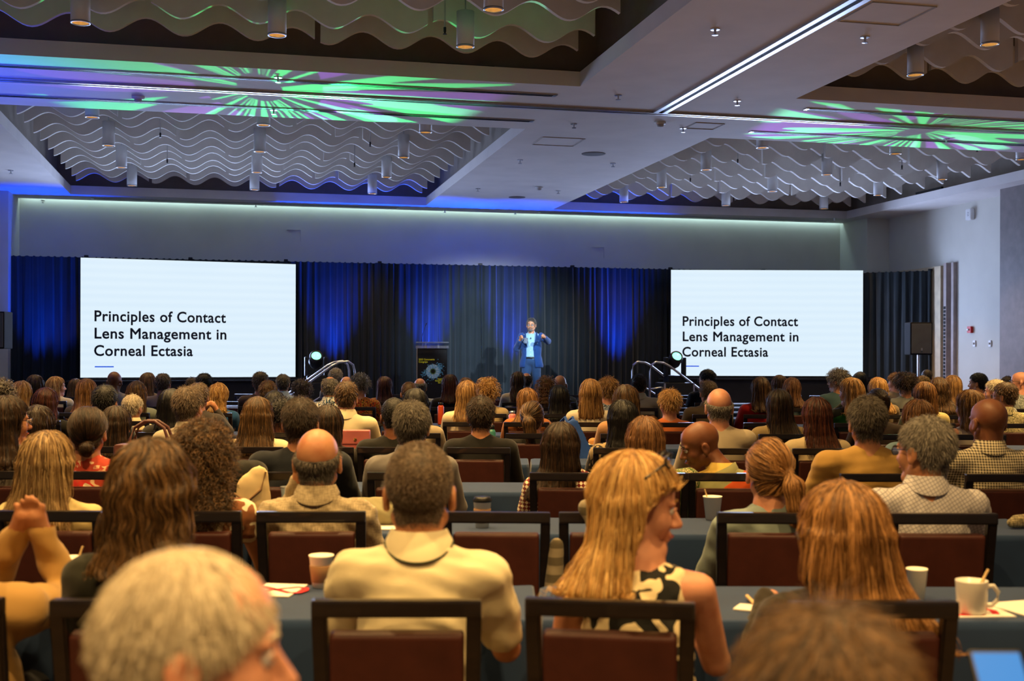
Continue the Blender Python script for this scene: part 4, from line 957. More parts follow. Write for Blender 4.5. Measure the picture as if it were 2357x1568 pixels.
A(1288, 886, 5, 'long', 'blk', 'tan', S('101014'), 'with long jet-black hair above the blue tote bag', s=1.14, opt={'L': .46, 'hw': 1.1})
A(1441, 884, 5, 'long', 'br', 'fair', S('b8885c'), 'with long brown streaked hair, tan top', s=1.1, opt={'L': .4, 'hw': 1.05})
A(1541, 897, 5, 'pixie', 'bld', 'fair', S('c46a34'), 'with short blonde hair in orange top', turn=-18, opt={'nape': .05})
A(1793, 895, 5, 'long', 'dkbr', 'tan', S('a08a5e'), 'with very long straight dark hair in olive-tan jacket', s=1.14, opt={'L': .48, 'side': .07})
A(2020, 893, 5, 'bun', 'dkbr', 'tan', S('33261e'), 'with dark brown updo behind the mustard jacket', opt={'tie': (.0, -.1, .06)})
A(2231, 897, 5, 'bob', 'dbl', 'fair', S('d0c4b0'), 'with ash-blonde bob in sleeveless white top', turn=-32, sleeve='none', broad=.92, s=1.08)
A(2312, 879, 5, 'short', 'br', 'tan', 'leaf:a8a078:5c5a3c:c8bc90', 'with brown hair and glasses in olive leaf-print shirt', turn=-46, s=1.06, glasses=True, broad=1.1, collar=True)
# row 6
A(51, 876, 6, 'long', 'bld', 'fair', S('4a3a30'), 'with smooth golden blonde hair at far left', s=1.1, opt={'L': .3})
A(200, 871, 6, 'long', 'cop', 'fair', S('4e463c'), 'with very long auburn hair below the left screen corner', opt={'L': .46})
A(316, 876, 6, 'long', 'br', 'fair', S('8c9484'), 'with brown hair in grey-green jacket', opt={'L': .32, 'hw': 1.15})
A(458, 880, 6, 'short', 'gbr', 'tan', S('3a3430'), 'in charcoal shirt with raised hands beside the blonde in blue', arms='up', broad=1.05)
A(503, 882, 6, 'wavy', 'bld', 'fair', S('2c5a8c'), 'with wavy blonde hair in bright blue top', opt={'L': .26})
A(617, 875, 6, 'short', 'br', 'tan', 'leaf:d0a890:b88870:d8b8a0', 'in pinkish patterned shirt with short brown hair', collar=True)
A(1075, 875, 6, 'long', 'dbl', 'fair', S('dccaa4'), 'with long straight blonde-brown hair in cream blouse', s=1.08, opt={'L': .40})
A(1123, 875, 6, 'curlyshort', 'bld', 'fair', S('d0b684'), 'with short golden curls in lace cream top', opt={'th': .95})
A(1258, 869, 6, 'curly', 'cop', 'fair', S('8c8478'), 'with long copper-blonde curls', opt={'L': .26, 'hw': .95})
A(1359, 872, 6, 'bob', 'dbl', 'fair', S('d8cdb4'), 'with blonde long bob in white blouse', opt={'L': .25, 'hw': 1.1}, s=1.08)
A(1630, 875, 6, 'short', 'gbr', 'tan', S('5a4c38'), 'in olive-brown blazer with red collar', broad=1.15, turn=-8, s=1.06, collar=True)
A(1958, 869, 6, 'long', 'bld', 'fair', 'bands:1c5c24:101410:2c7a30:14201a', 'with blonde hair in green and black top', turn=-40, opt={'L': .30}, arms='up')
A(2020, 868, 6, 'long', 'bld', 'fair', S('7c6a4c'), 'with long golden hair right of the green-and-black top', opt={'L': .36, 'side': .06})
A(2128, 878, 6, 'bob', 'cop', 'fair', S('c4b478'), 'with copper-blonde bob in pale yellow top', s=1.06, opt={'L': .26})
A(2160, 869, 6, 'wavy', 'br', 'fair', S('8a7450'), 'with wavy brown hair spread over the back, right side', opt={'L': .36, 'side': .08, 'hw': 1.2})
# row 7
A(82, 862, 7, 'long', 'br', 'fair', S('3c342e'), 'with brown hair behind the golden blonde', opt={'L': .3})
A(697, 876, 7, 'curlyshort', 'gbr', 'tan', S('5a2c30'), 'with short grey-gold hair beside the leaf shirt', opt={'th': .6}, turn=14)
A(760, 865, 7, 'ring', 'gry', 'tan', 'leaf:d8d4c4:1a2230:4c6478', 'in black-and-white leaf shirt, thinning grey hair', broad=1.1, collar=True, opt={'ring': .1})
A(830, 863, 7, 'curlyshort', 'gry', 'fair', 'leaf:b02c1c:d8a83c:1c1a16', 'with short grey curls in red-and-yellow tropical shirt', opt={'th': .7}, turn=10, broad=1.05)
A(942, 878, 7, 'buzz', 'br', 'fair', S('8a8278'), 'with cropped hair left of the lectern', s=1.06, opt={'th': 1.4})
A(1192, 855, 7, 'long', 'br', 'fair', S('b4aa98'), 'with very long brown hair in pale grey top', opt={'L': .46, 'side': .04})
A(1398, 869, 7, 'pixie', 'dbl', 'fair', 'leaf:7c8a98:3c4858:b0b8c0', 'with pixie cut and blue print blouse', turn=-38)
A(1471, 860, 7, 'short', 'dkbr', 'tan', S('9a9488'), 'in pale grey shirt with dark brown hair', s=1.07, broad=1.15, collar=True)
A(1750, 867, 7, 'long', 'br', 'fair', S('a01818'), 'with brown hair in bright red top', opt={'L': .34})
A(1820, 868, 7, 'long', 'ltbr', 'fair', S('5c6c6c'), 'with tilted head and light brown hair in grey-teal top', roll=14, turn=-12, s=1.08, opt={'L': .32, 'side': .08})
A(2084, 861, 7, 'curlyshort', 'dkbr', 'tan', S('6a6c68'), 'with dark curls in grey sweater', turn=-14, opt={'th': .95})
A(2122, 865, 7, 'short', 'bld', 'fair', S('6c7478'), 'with fair hair and glasses left of the copper-blonde bob', turn=-30, glasses=True)
A(2191, 863, 7, 'long', 'dbl', 'fair', S('b8ac94'), 'with straight ash-blonde hair between the two laptops', turn=-14, opt={'L': .32})
A(2290, 873, 7, 'short', 'wht', 'fair', S('8a8c88'), 'with fair white hair facing left, far right', turn=-60, s=1.05)
# row 8
A(131, 866, 8, 'long', 'bld', 'fair', S('c8c0ae'), 'with blonde hair laughing to the right at left', turn=58, opt={'L': .3})
A(264, 853, 8, 'bald', 'blk', 'brn', S('8a8680'), 'in grey shirt, shaved head against the left screen', s=1.08, broad=1.1)
A(341, 857, 8, 'long', 'br', 'fair', S('6a5c50'), 'with brown hair in front of the left screen', opt={'L': .3}, turn=10)
A(376, 858, 8, 'short', 'gbr', 'tan', S('7c6c60'), 'in taupe shirt with cropped grey-brown hair', broad=1.25, s=1.07, opt={'th': .7})
A(471, 859, 8, 'short', 'blk', 'tan', S('3a3630'), 'with thick black hair below the left screen', s=1.12)
A(600, 855, 8, 'short', 'gbr', 'tan', S('4c3a30'), 'in brown shirt before the left screen corner', broad=1.15, s=1.08)
A(652, 861, 8, 'short', 'slt', 'tan', S('a0b0c0'), 'in pale blue shirt at the left screen corner', collar=True, s=1.04)
A(886, 866, 8, 'long', 'aub', 'fair', S('8c5c34'), 'with red-brown hair in tan jacket', opt={'L': .3})
A(1036, 861, 8, 'long', 'aub', 'tan', S('161214'), 'with dark auburn hair right of the lectern', opt={'L': .3}, s=1.04)
A(1927, 851, 8, 'curlyshort', 'gry', 'tan', S('3c5458'), 'with grey curls and glasses in dark teal shirt', turn=-55, glasses=True, opt={'th': .6})
A(1942, 857, 8, 'short', 'slt', 'brn', S('3a3634'), 'with cropped hair beside the teal shirt', turn=-40, opt={'th': .7})
A(1979, 856, 8, 'bob', 'blk', 'tan', S('26262a'), 'with dark hair at the right screen corner', opt={'L': .22})
A(2062, 859, 8, 'pixie', 'cop', 'fair', S('8a7868'), 'facing left with copper fringe and raised hand', turn=-66, arms='up')
A(2250, 858, 8, 'short', 'blk', 'tan', S('a01c18'), 'with dark beard and red collar at right', turn=-56, s=1.1)
A(2262, 876, 7, 'buzz', 'blk', 'tan', S('4a4a48'), 'in profile with cropped black hair at right', turn=-74, opt={'th': 1.6}, s=.98)
A(2347, 854, 8, 'bald', 'gry', 'fair', 'leaf:8a9088:4c5450:b0b4a8', 'with shaved head and glasses at the right edge', turn=-72, glasses=True, s=1.08)
# row 9
A(175, 871, 9, 'long', 'br', 'fair', S('6a5c50'), 'with brown hair half hidden by long auburn hair', opt={'L': .28})
A(798, 865, 9, 'bald', 'gry', 'tan', S('6c6860'), 'with bald head behind the neat brown hair at centre left', s=1.1)
A(967, 869, 9, 'ring', 'gry', 'tan', S('98a0a8'), 'in pale grey-blue shirt below the lectern', s=1.08, broad=1.1)
A(1073, 869, 9, 'bob', 'ltbr', 'fair', S('1c6c3c'), 'in green top behind the cream blouse', s=1.05)
A(1289, 862, 9, 'bald', 'slt', 'tan', S('5c5852'), 'with bald head right of the speaking person', s=1.14)
A(1627, 850, 9, 'short', 'blk', 'tan', S('12141c'), 'in dark navy with glasses by the right steps', turn=-42, glasses=True, s=1.12, broad=1.1)
A(1793, 863, 9, 'bob', 'ltbr', 'fair', S('6a6660'), 'with light brown hair behind the tilted head', turn=-12)
A(2318, 866, 9, 'short', 'dkbr', 'tan', S('56524c'), 'with dark hair in the far right back', turn=-34, s=1.1)
# row 10
A(442, 868, 10, 'short', 'dkbr', 'tan', S('3a3a3a'), 'with small dark head near the left screen foot', s=1.)
A(773, 847, 10, 'short', 'gry', 'tan', S('5a5c60'), 'with grey hair at the left stage steps', s=1.14)
A(1212, 857, 10, 'ring', 'dkbr', 'tan', S('a8a296'), 'in pale shirt at the feet of the speaking person', turn=10, opt={'ring': .08})
A(2133, 850, 11, 'buzz', 'dkbr', 'tan', S('2c2c30'), 'farthest back near the loudspeaker stand', s=1.02)
# details worn by people near the camera
def by_label(w): return next(o for o in COL.objects if 'label' in o.keys() and w in o['label'] and o.name.startswith('person'))
def head_frame(px, top, row, s, turn, nod, bt=0, lean=0.):
    zo = ROWS[row]+.255; zh = zo-.02+lean; H = min(max(hgt(px, top, zh)-.02, 1.13), 1.45)
    return Matrix.Translation((0, -.02+lean, H-.126*s)) @ Matrix(rotm(R(turn-bt), R(nod), 0).tolist()).to_4x4() @ Matrix.Scale(s, 4)
o = by_label('sunglasses'); M = head_frame(1470, 1038, 1, 1.08, 88, 9, 8); g = bmesh.new()
for q in (-1, 1):
    pts = [(q*(.036+.028*math.cos(t)), .062-.02*abs(math.cos(t)), .133+.018*math.sin(t)) for t in np.linspace(0, 2*math.pi, 17)]
    tube(g, pts, .0035, 6); tube(g, [(q*.064, .048, .128), (q*.084, .0, .085), (q*.086, -.05, .05)], .0035, 6)
tube(g, [(-.01, .064, .133), (.01, .064, .133)], .0035, 6); bmesh.ops.transform(g, matrix=M, verts=g.verts); sg = obj('sunglasses', g, M_FRAMEG, o, True)
for q in (-1, 1):
    l = bmesh.new(); bmesh.ops.create_circle(l, cap_ends=True, segments=16, radius=1, matrix=M @ Matrix.Translation((q*.036, .056, .133)) @ Matrix.Rotation(R(75), 4, 'X') @ Matrix.Diagonal((.027, .017, 1, 1))); obj('lens', l, mat('dark_lens', (.03, .04, .07), .08, .4), sg)
# ------------------------------------------------------------------ chairs
m, b = newmat('dark_wood'); b.col(b.ramp(b.noise(1, 4, b.map((8, 60, 60))), [(.3, (.006, .0035, .003)), (.7, (.012, .007, .005))])); b.set(Roughness=.32, Specular_IOR_Level=.5, Coat_Weight=.25); M_WOOD = m
m, b = newmat('maroon_leather'); b.col(b.ramp(b.noise(10, 4), [(.3, (.050, .012, .008)), (.7, (.076, .019, .012))])); b.set(Roughness=.5, Specular_IOR_Level=.35); b.bump(b.noise(190, 3), .2, .003); M_PAD = m
def mesh_of(name, bm, m, smooth=False):
    me = bpy.data.meshes.new(name); bm.normal_update(); bm.to_mesh(me); bm.free(); me.materials.append(m)
    if smooth: me.polygons.foreach_set('use_smooth', [True]*len(me.polygons))
    return me
def sweep_box(pts, w, d):
    bm = bmesh.new(); rings = []
    for x, y, z in pts: rings.append([bm.verts.new((x+a*w/2, y+c*d/2, z)) for a, c in ((-1, -1), (1, -1), (1, 1), (-1, 1))])
    for r0, r1 in zip(rings, rings[1:]):
        for k in range(4): bm.faces.new((r0[k], r0[(k+1) % 4], r1[(k+1) % 4], r1[k]))
    bm.faces.new(rings[0][::-1]); bm.faces.new(rings[-1])
    bmesh.ops.bevel(bm, geom=[e for e in bm.edges if abs((e.verts[0].co-e.verts[1].co).z) > .1], offset=.006, segments=2, affect='EDGES'); return bm
CH = []
for s in (-1, 1):
    CH.append(('back_post', mesh_of('back_post', sweep_box([(s*.190, -.205, 0), (s*.196, -.20, .44), (s*.199, -.225, .70), (s*.202, -.255, .872)], .040, .040), M_WOOD)))
    CH.append(('front_leg', mesh_of('front_leg', sweep_box([(s*.190, .205, 0), (s*.195, .20, .42)], .036, .036), M_WOOD)))
CH.append(('top_rail', mesh_of('top_rail', bx((0, -.258, .892), (.444, .042, .046), bev=.008), M_WOOD)))
bm = bx((0, 0, 0), (.352, .05, .325), bev=.016, seg=3); bmesh.ops.transform(bm, matrix=Matrix.Translation((0, -.222, .665)) @ Matrix.Rotation(R(8), 4, 'X'), verts=bm.verts); CH.append(('back_pad', mesh_of('back_pad', bm, M_PAD, True)))
CH.append(('lower_rail', mesh_of('lower_rail', bx((0, -.20, .485), (.36, .03, .04), bev=.004), M_WOOD)))
CH.append(('seat', mesh_of('seat', bx((0, 0, .445), (.43, .42, .07), bev=.025, seg=3), M_PAD, True)))
CH.append(('seat_frame', mesh_of('seat_frame', bx((0, 0, .395), (.40, .39, .05), bev=.004), M_WOOD)))
def chair(lat, zr, bt, label, group):
    t = thing('banquet_chair', label, 'chair', W(lat, zr+.255), -YAW-R(bt), group)
    for nm, me in CH: obj(nm, me, None, t)
    return t
ROWN = ['nearest', 'first', 'second', 'third', 'fourth', 'fifth', 'sixth', 'seventh', 'eighth', 'ninth', 'tenth', 'eleventh']
EMPTY = {2: [(1148, 2, 'empty chair behind the coffee cup with black lid, second table row'), (1412, 0, 'chair draped with a grey knit cardigan')], 1: [], 0: []}
def half_view(z): return 1240/F*z
for r, lst in PLACED.items():
    lst.sort(key=lambda q: q[0]); zr = ROWS[r]
    for lat, bt, lab, cpx in lst:
        short = lab.split(',')[0]
        if len(short.split()) > 12: short = ' '.join(short.split()[:12])
        c_ = chair(latz(cpx, zr) if cpx else lat, zr, bt if bt else random.uniform(-2.5, 2.5), 'chair of the person '+short, 'maroon banquet chairs')
    for px, bt, lab in EMPTY.get(r, []): chair(latz(px, zr), zr, bt, lab, 'maroon banquet chairs')
    if r >= 3:
        seats = [-half_view(zr)-.2]+[q[0] for q in lst]+[half_view(zr)+.2]
        ne = 0
        for a, c in zip(seats, seats[1:]):
            n = int((c-a)/.60)-1
            for k in range(n):
                l = a+(c-a)*(k+1)/(n+1); w = W(l, zr)
                if XL+.5 < w.x < XRP-.5 and random.random() < (1 if r < 8 else .7 if r < 10 else .45):
                    chair(l, zr, random.uniform(-4, 4), f'empty maroon chair, {ROWN[r]} row from the camera, {ordn(ne)} empty one from left', f'empty chairs, {ROWN[r]} row'); ne += 1
# ------------------------------------------------------------------ tables under navy cloths
m, b = newmat('navy_cloth'); b.col(b.ramp(b.noise(4, 3), [(.3, (.008, .026, .078)), (.7, (.012, .036, .1))])); b.set(Roughness=.8, Specular_IOR_Level=.25, Sheen_Weight=.2); b.bump(b.noise(500, 2), .25, .002); M_NAVY = m
def table_cloth(L, D=.56, H=.75, seed=0):
    bm = bmesh.new(); g = random.Random(seed); N = 64; ring_t, rings = [], []
    per = []
    def rr_(q):                                # rounded rectangle walk
        P = 2*(L+D); d = q*P
        if d < L: return (-L/2+d, -D/2, 0, -1)
        d -= L
        if d < D: return (L/2, -D/2+d, 1, 0)
        d -= D
        if d < L: return (L/2-d, D/2, 0, 1)
        d -= L; return (-L/2, D/2-d, -1, 0)
    qs = [i/N for i in range(N)]
    for k, (z, am, ins) in enumerate(((H, 0, .012), (H-.004, 0, .003), (H-.03, .0, -.001), (H-.2, .012, .0), (H-.45, .022, 0), (.02, .035, 0))):
        ring = []
        for q in qs:
            x, y, nx, ny = rr_(q); w = am*(.5+.5*math.sin(q*2*math.pi*17+seed)+.3*math.sin(q*2*math.pi*31+1))
            ring.append(bm.verts.new((x+nx*(w-ins), y+ny*(w-ins), z)))
        rings.append(ring)
    for r0, r1 in zip(rings, rings[1:]):
        for k in range(N): bm.faces.new((r0[k], r1[k], r1[(k+1) % N], r0[(k+1) % N]))
    bm.faces.new(rings[0]); return mesh_of('tablecloth', bm, M_NAVY, True)
TL = 1.83
CLOTHS = [table_cloth(TL-.015, seed=k) for k in range(3)]
TOPM = mesh_of('tabletop', bx((0, 0, .728), (TL-.05, .52, .03)), mat('laminate', (.3, .28, .25), .6)); LEGM = mesh_of('leg', tube(bmesh.new(), [(0, 0, 0), (0, 0, .715)], .016, 8), M_METAL)
for me in CLOTHS:
    me.polygons.foreach_set('use_smooth', [len(p.vertices) == 4 for p in me.polygons])
TOFF = {1: .62, 2: .15, 3: .4}
TN = {}
for r in range(0, 12):
    zr = ROWS[r]; zt = zr+.50+.285; hv = half_view(zt)+.6; x0 = -hv - TL + TOFF.get(r, .3*r % TL); k = 0; spots = []
    if r == 0: x0 = -TL*1.5+.3
    while x0 < hv:
        w0, w1 = W(x0, zt), W(x0+TL, zt)
        if x0+TL > -hv and w0.x > XL+.1 and w1.x < XRP-.1 and not (r == 0): spots.append(x0+TL/2)
        x0 += TL
    for k, l in enumerate(spots):
        lab = f'navy-clothed table in the {ROWN[r]} row from the camera, {ordn(k)} from left'
        t = thing('conference_table', lab, 'table', W(l, zt), -YAW, f'navy tables, {ROWN[r]} row')
        obj('tablecloth', CLOTHS[(r+k) % 3], None, t); obj('tabletop', TOPM, None, t)
        for a in (-1, 1):
            for c in (-1, 1): lg = obj('leg', LEGM, None, t); lg.location = (a*.8, c*.2, 0)
# ------------------------------------------------------------------ things on tables and chairs
TZ = .752
def on_table(px, py): 
    z = (CAMH-TZ)*F/unroll(px, py)[1]; return W(latz(px, z), z, TZ)
M_PAPER = mat('white_paper', (.78, .74, .66), .8, var=.03); M_CUP = mat('cup_paper', (.90, .84, .70), .6, var=.03); M_SLV = mat('card_sleeve', (.42, .24, .11), .85); M_LID = mat('black_lid', (.012, .012, .012), .35); M_CER = mat('white_ceramic', (.72, .68, .6), .25, var=.02); M_STICK = mat('wood_stick', (.6, .42, .2), .7); M_REDINK = mat('red_ink', (.6, .015, .02), .6, var=.1)
def cup(px, py, h, r, label, lid=False, sleeve=False, stick=False, m=None, group=None):
    p = on_table(px, py); t = thing('paper_cup', label, 'cup', p, 0, group); k = r/.045
    obj('body', lathe(bmesh.new(), [(r*.72, 0), (r, h), (r*1.03, h), (r*1.03, h-.006), (r*.94, h-.004), (r*.70, .01), (0, .01)], 28), m or M_CUP, t, True)
    if lid: obj('lid', lathe(bmesh.new(), [(r*1.05, h-.006), (r*1.05, h+.004), (r*.95, h+.012), (r*.9, h+.018), (0, h+.014)], 28), M_LID, t, True)
    if sleeve: obj('sleeve', lathe(bmesh.new(), [(r*.80, h*.18), (r*.97, h*.68), (r*.965, h*.69), (r*.78, h*.17)], 28), M_SLV, t, True)
    if stick: obj('stir_stick', tube(bmesh.new(), [(0, 0, .02), (r*.9*(1 if stick > 0 else -1), 0, h+.035)], .0035, 6), M_STICK, t)
    return t
cup(163, 1358, .112, .044, 'white paper cup with stir stick beside the olive-topped person', stick=1)
cup(741, 1352, .112, .042, 'paper cup with brown sleeve left of the cream polo shirt', sleeve=True)
cup(1641, 1196, .115, .046, 'white paper cup with stick left of the denim jacket', stick=-1)
cup(1111, 1214, .125, .042, 'coffee cup with black lid and brown sleeve behind the empty chair', lid=True, sleeve=True)
cup(2112, 1378, .10, .034, 'pale cup half hidden behind the long copper hair')
cup(1006, 1024, .115, .038, 'take-away cup with tan sleeve right of the grey shirt', lid=False, sleeve=True)
cup(664, 1158, .09, .042, 'clear plastic cup beside the tan linen shirt', m=M_ACR)
p = on_table(2238, 1412); t = thing('mug', 'white ceramic mug with a stick at lower right', 'mug', p, -YAW)
obj('body', lathe(bmesh.new(), [(.036, 0), (.044, .006), (.049, .1), (.049, .104), (.045, .104), (.041, .012), (0, .01)], 32), M_CER, t, True)
obj('handle', tube(bmesh.new(), [(.044, 0, .084), (.068, 0, .086), (.083, 0, .066), (.080, 0, .04), (.062, 0, .024), (.042, 0, .024)], .007, 10), M_CER, t, True)
obj('stir_stick', tube(bmesh.new(), [(-.01, .0, .02), (.058, .015, .135)], .004, 6), M_STICK, t)
def sheet(px, py, w, d, rz, label, m=M_PAPER, marks=(), h=.004, dz=0.):
    p = on_table(px, py); p.z += dz; t = thing('paper_sheet', label, 'paper', p, -YAW+rz)
    obj('sheet', bx((0, 0, h/2), (w, d, h)), m, t)
    for pts, mm in marks:
        obj('print', tube_flat(pts, h+.0006), mm, t)
    return t
def tube_flat(pts, z, w=.012):
    bm = bmesh.new(); pr = None
    for i, (x, y) in enumerate(pts):
        a = Vector(pts[max(i-1, 0)]); c = Vector(pts[min(i+1, len(pts)-1)]); d = (c-a).normalized(); nrm = Vector((-d.y, d.x))*w
        v = (bm.verts.new((x+nrm.x, y+nrm.y, z)), bm.verts.new((x-nrm.x, y-nrm.y, z)))
        if pr: bm.faces.new((pr[0], v[0], v[1], pr[1]))
        pr = v
    return bm
RIB = [(-.05, -.10), (.0, -.02), (.045, .05), (.035, .085), (.0, .095), (-.035, .085), (-.045, .05), (.0, -.02), (.055, -.10)]
sheet(640, 1360, .15, .21, R(-8), 'white leaflet with a red ribbon emblem at lower left', marks=((([(y*.9+.012, -x*1.1) for x, y in RIB]), M_REDINK),))
sheet(2235, 1408, .22, .16, R(4), 'white napkin with red print under the mug', marks=(([(-.09, -.05), (-.04, -.055), (.02, -.05)], M_REDINK), ([(.06, -.05), (.075, 0), (.06, .04)], M_REDINK)), h=.003, dz=-.002)
sheet(2362, 1402, .16, .2, R(18), 'blank white sheet at the right edge'); sheet(1740, 1402, .12, .09, R(-25), 'white napkin left of the copper hair')
sheet(880, 1215, .22, .15, 0, 'white sheet beside the folded grey hoodie'); sheet(25, 1392, .2, .15, .2, 'white and red leaflet at the far left table', marks=(([(-.05, .0), (.0, .04), (.06, .02)], M_REDINK),))
sheet(1413, 1030, .3, .2, 0, 'white sheet beside the bread roll')
p = on_table(1729, 1388); t = thing('pen', 'pale pen resting on the napkin left of the copper hair', 'pen', p, 0); obj('barrel', tube(bmesh.new(), [(-.01, -.05, .008), (.01, .05, .012)], .006, 8), M_STICK, t)
p = on_table(1362, 1026); t = thing('bread_plate', 'white plate beside the dark patterned top', 'plate', p, 0); obj('dish', lathe(bmesh.new(), [(.05, 0), (.09, .012), (.088, .015), (.05, .005), (0, .005)], 24), M_CER, t, True)
t = thing('bread_roll', 'golden bread roll on the white plate', 'bread', p+Vector((.02, 0, .008)), 0); bm = bmesh.new(); bmesh.ops.create_uvsphere(bm, u_segments=16, v_segments=10, radius=.05, matrix=Matrix.Translation((0, 0, .03)) @ Matrix.Diagonal((1, .8, .65, 1))); obj('crust', bm, mat('bread_crust', (.55, .26, .07), .7), t, True)
# drinking bottles
def bottle(px, py, z, h, r, c, label, cap):
    p = W(latz(px, z), z, TZ); t = thing('drink_bottle', label, 'bottle', p, 0)
    obj('body', lathe(bmesh.new(), [(r*.9, 0), (r, .01), (r, h*.8), (r*.7, h*.88), (0, h*.88)], 20), mat('bottle_'+cap+str(px), c, .35), t, True)
    obj('cap', lathe(bmesh.new(), [(r*.72, h*.87), (r*.72, h), (0, h)], 16), M_LID if cap == 'dark' else M_METAL, t, True)
bottle(1015, 918, 14.1, .26, .037, (.75, .09, .02), 'orange-red drinking bottle right of the lectern', 'dark')
bottle(1180, 930, 12.4, .24, .04, (.75, .22, .2), 'coral pink tumbler beside the wavy copper hair', 'steel')
bottle(1131, 965, 9.3, .27, .036, (.05, .22, .18), 'dark green bottle beside the black top with lanyard', 'dark')
# bags and draped garments
def soft(name, part, label, cat, prims, m, loc, rz, vox=.012, wobf=0., seed=1, cuts=()):
    lo = np.min([np.minimum(p[0], p[1])-max(p[2], p[3])*1.7 for p in prims], 0)-.03; hi = np.max([np.maximum(p[0], p[1])+max(p[2], p[3])*1.7 for p in prims], 0)+.03
    f = Field(*[np.arange(a, b2, vox) for a, b2 in zip(lo, hi)])
    for p in prims: f.rc(np.array(p[0]), np.array(p[1]), p[2], p[3], .025, p[4] if len(p) > 4 else None)
    if wobf: f.D += (wobf*wob(np.stack(np.meshgrid(*f.ax, indexing='ij'), -1), 34, seed)).astype(np.float32)
    t = thing(name, label, cat, loc, rz); obj(part, net_mesh(part, *f.nets(), m), None, t); return t
M_BAG = mat('brown_bag_leather', (.085, .032, .028), .5, bump=.2, bs=120); M_PINK = mat('pink_leather', (.5, .14, .13), .45, bump=.1, bs=200); M_TOTE = mat('blue_tote', (.018, .075, .33), .8, bump=.2, bs=300); M_CRB = mat('cream_canvas', (.62, .47, .24), .75); M_GRYK = None
p = at(348, 1062, 7.35); t = thing('handbag', 'large brown handbag with two looped handles on the left table', 'bag', (p.x, p.y, .752), -YAW)
obj('body', bx((0, 0, .13), (.42, .16, .26), bev=.03, seg=3), M_BAG, t, True)
for y in (-.05, .05): obj('handle', tube(bmesh.new(), [(-.11, y, .22), (-.115, y, .29), (-.09, y*.8, .36), (-.03, y*.7, .40), (.03, y*.7, .40), (.09, y*.8, .36), (.115, y, .29), (.11, y, .22)], .010, 8), M_BAG, t, True)
for x in (-.17, .17): obj('side_flap', bx((x, -.085, .17), (.05, .02, .18), bev=.006), mat('bag_strap_brown', (.12, .05, .04), .5), t)
p = W(latz(820, 9.15), 9.15); t = thing('purse', 'pink leather purse with round clasp on the fourth-row table', 'purse', (p.x, p.y, .752), -YAW)
obj('body', bx((0, 0, .12), (.215, .08, .24), bev=.015), M_PINK, t, True); obj('flap', bx((0, -.041, .185), (.213, .012, .10), bev=.005), M_PINK, t); obj('clasp', lathe(bmesh.new(), [(.012, 0), (.012, .004), (.006, .006), (0, .006)], 14), mat('gold_metal', (.8, .55, .2), .25, 1.), t).matrix_local = Matrix.Translation((0, -.048, .17)) @ Matrix.Rotation(R(90), 4, 'X')
zt_ = 9.70; t = soft('tote_bag', 'body', 'blue tote bag hung on the chair of the long jet-black hair', 'bag', [((-.09, 0, 1.0), (.0, 0, .66), .05, .12, (1, .4, 1)), ((.0, 0, .68), (.05, 0, .6), .11, .10, (1, .4, 1))], M_TOTE, W(latz(1345, zt_), zt_), -YAW, .013, .004)
for x in (-.10, -.04): obj('strap', tube(bmesh.new(), [(x-.02, .0, .98), (x-.05, .06, 1.06), (x-.08, .16, 1.02)], .012, 6), M_TOTE, t)
zt_ = 6.25; t = soft('canvas_bag', 'body', 'tall cream canvas bag slung by the flower blouse', 'bag', [((.0, 0, .86), (.02, 0, .50), .085, .12, (1, .45, 1)), ((.03, 0, .93), (.0, 0, .8), .05, .08, (1, .45, 1))], M_CRB, W(latz(583, zt_), zt_), -YAW, .014, .004)
obj('rim', tube(bmesh.new(), [(-.09, -.03, .84), (-.02, -.05, .80), (.05, -.04, .86), (.07, -.02, .95)], .006, 6), mat('brown_piping', (.2, .11, .05), .6), t)
zt_ = 6.45; soft('jacket', 'cloth', 'black jacket draped over a chair behind the curly hair', 'jacket', [((-.10, 0, .93), (.10, 0, .93), .06, .06), ((-.06, -.03, .9), (-.04, -.05, .70), .09, .08, (1, .6, 1)), ((.06, -.03, .9), (.07, -.04, .78), .08, .06, (1, .6, 1))], cloth('solid:1a1a16'), W(latz(548, zt_), zt_), -YAW, .014, .006)
p = on_table(850, 1208); soft('hoodie', 'cloth', 'olive-grey hoodie bundled on the table behind the cream polo', 'clothes', [((-.10, 0, .06), (.16, .02, .05), .05, .055, (1, 1.5, 1)), ((-.08, -.02, .09), (.05, .03, .085), .04, .045), ((.05, 0, .05), (.2, 0, .04), .05, .04)], cloth('solid:8a8260'), p, -YAW, .011, .006)
zt_ = 4.9; t = soft('cardigan', 'cloth', 'grey ribbed cardigan draped on the second-row chair', 'clothes', [((.02, 0, .935), (.16, 0, .93), .035, .04), ((.05, -.02, .93), (.17, -.03, .62), .05, .09, (1, .5, 1)), ((-.10, .03, .78), (-.115, .03, .55), .03, .045)], cloth('stripe:8e826a:5e5542'), W(latz(1340, zt_), zt_), -YAW, .011, .003)
p = on_table(2352, 1216); soft('napkin', 'cloth', 'crumpled dark and cream napkin at the right edge', 'napkin', [((-.05, 0, .025), (.06, 0, .03), .025, .03), ((-.02, .02, .04), (.05, 0, .045), .02, .02)], cloth('linen:b0a27c:4a4434'), p, 0, .008, .004)
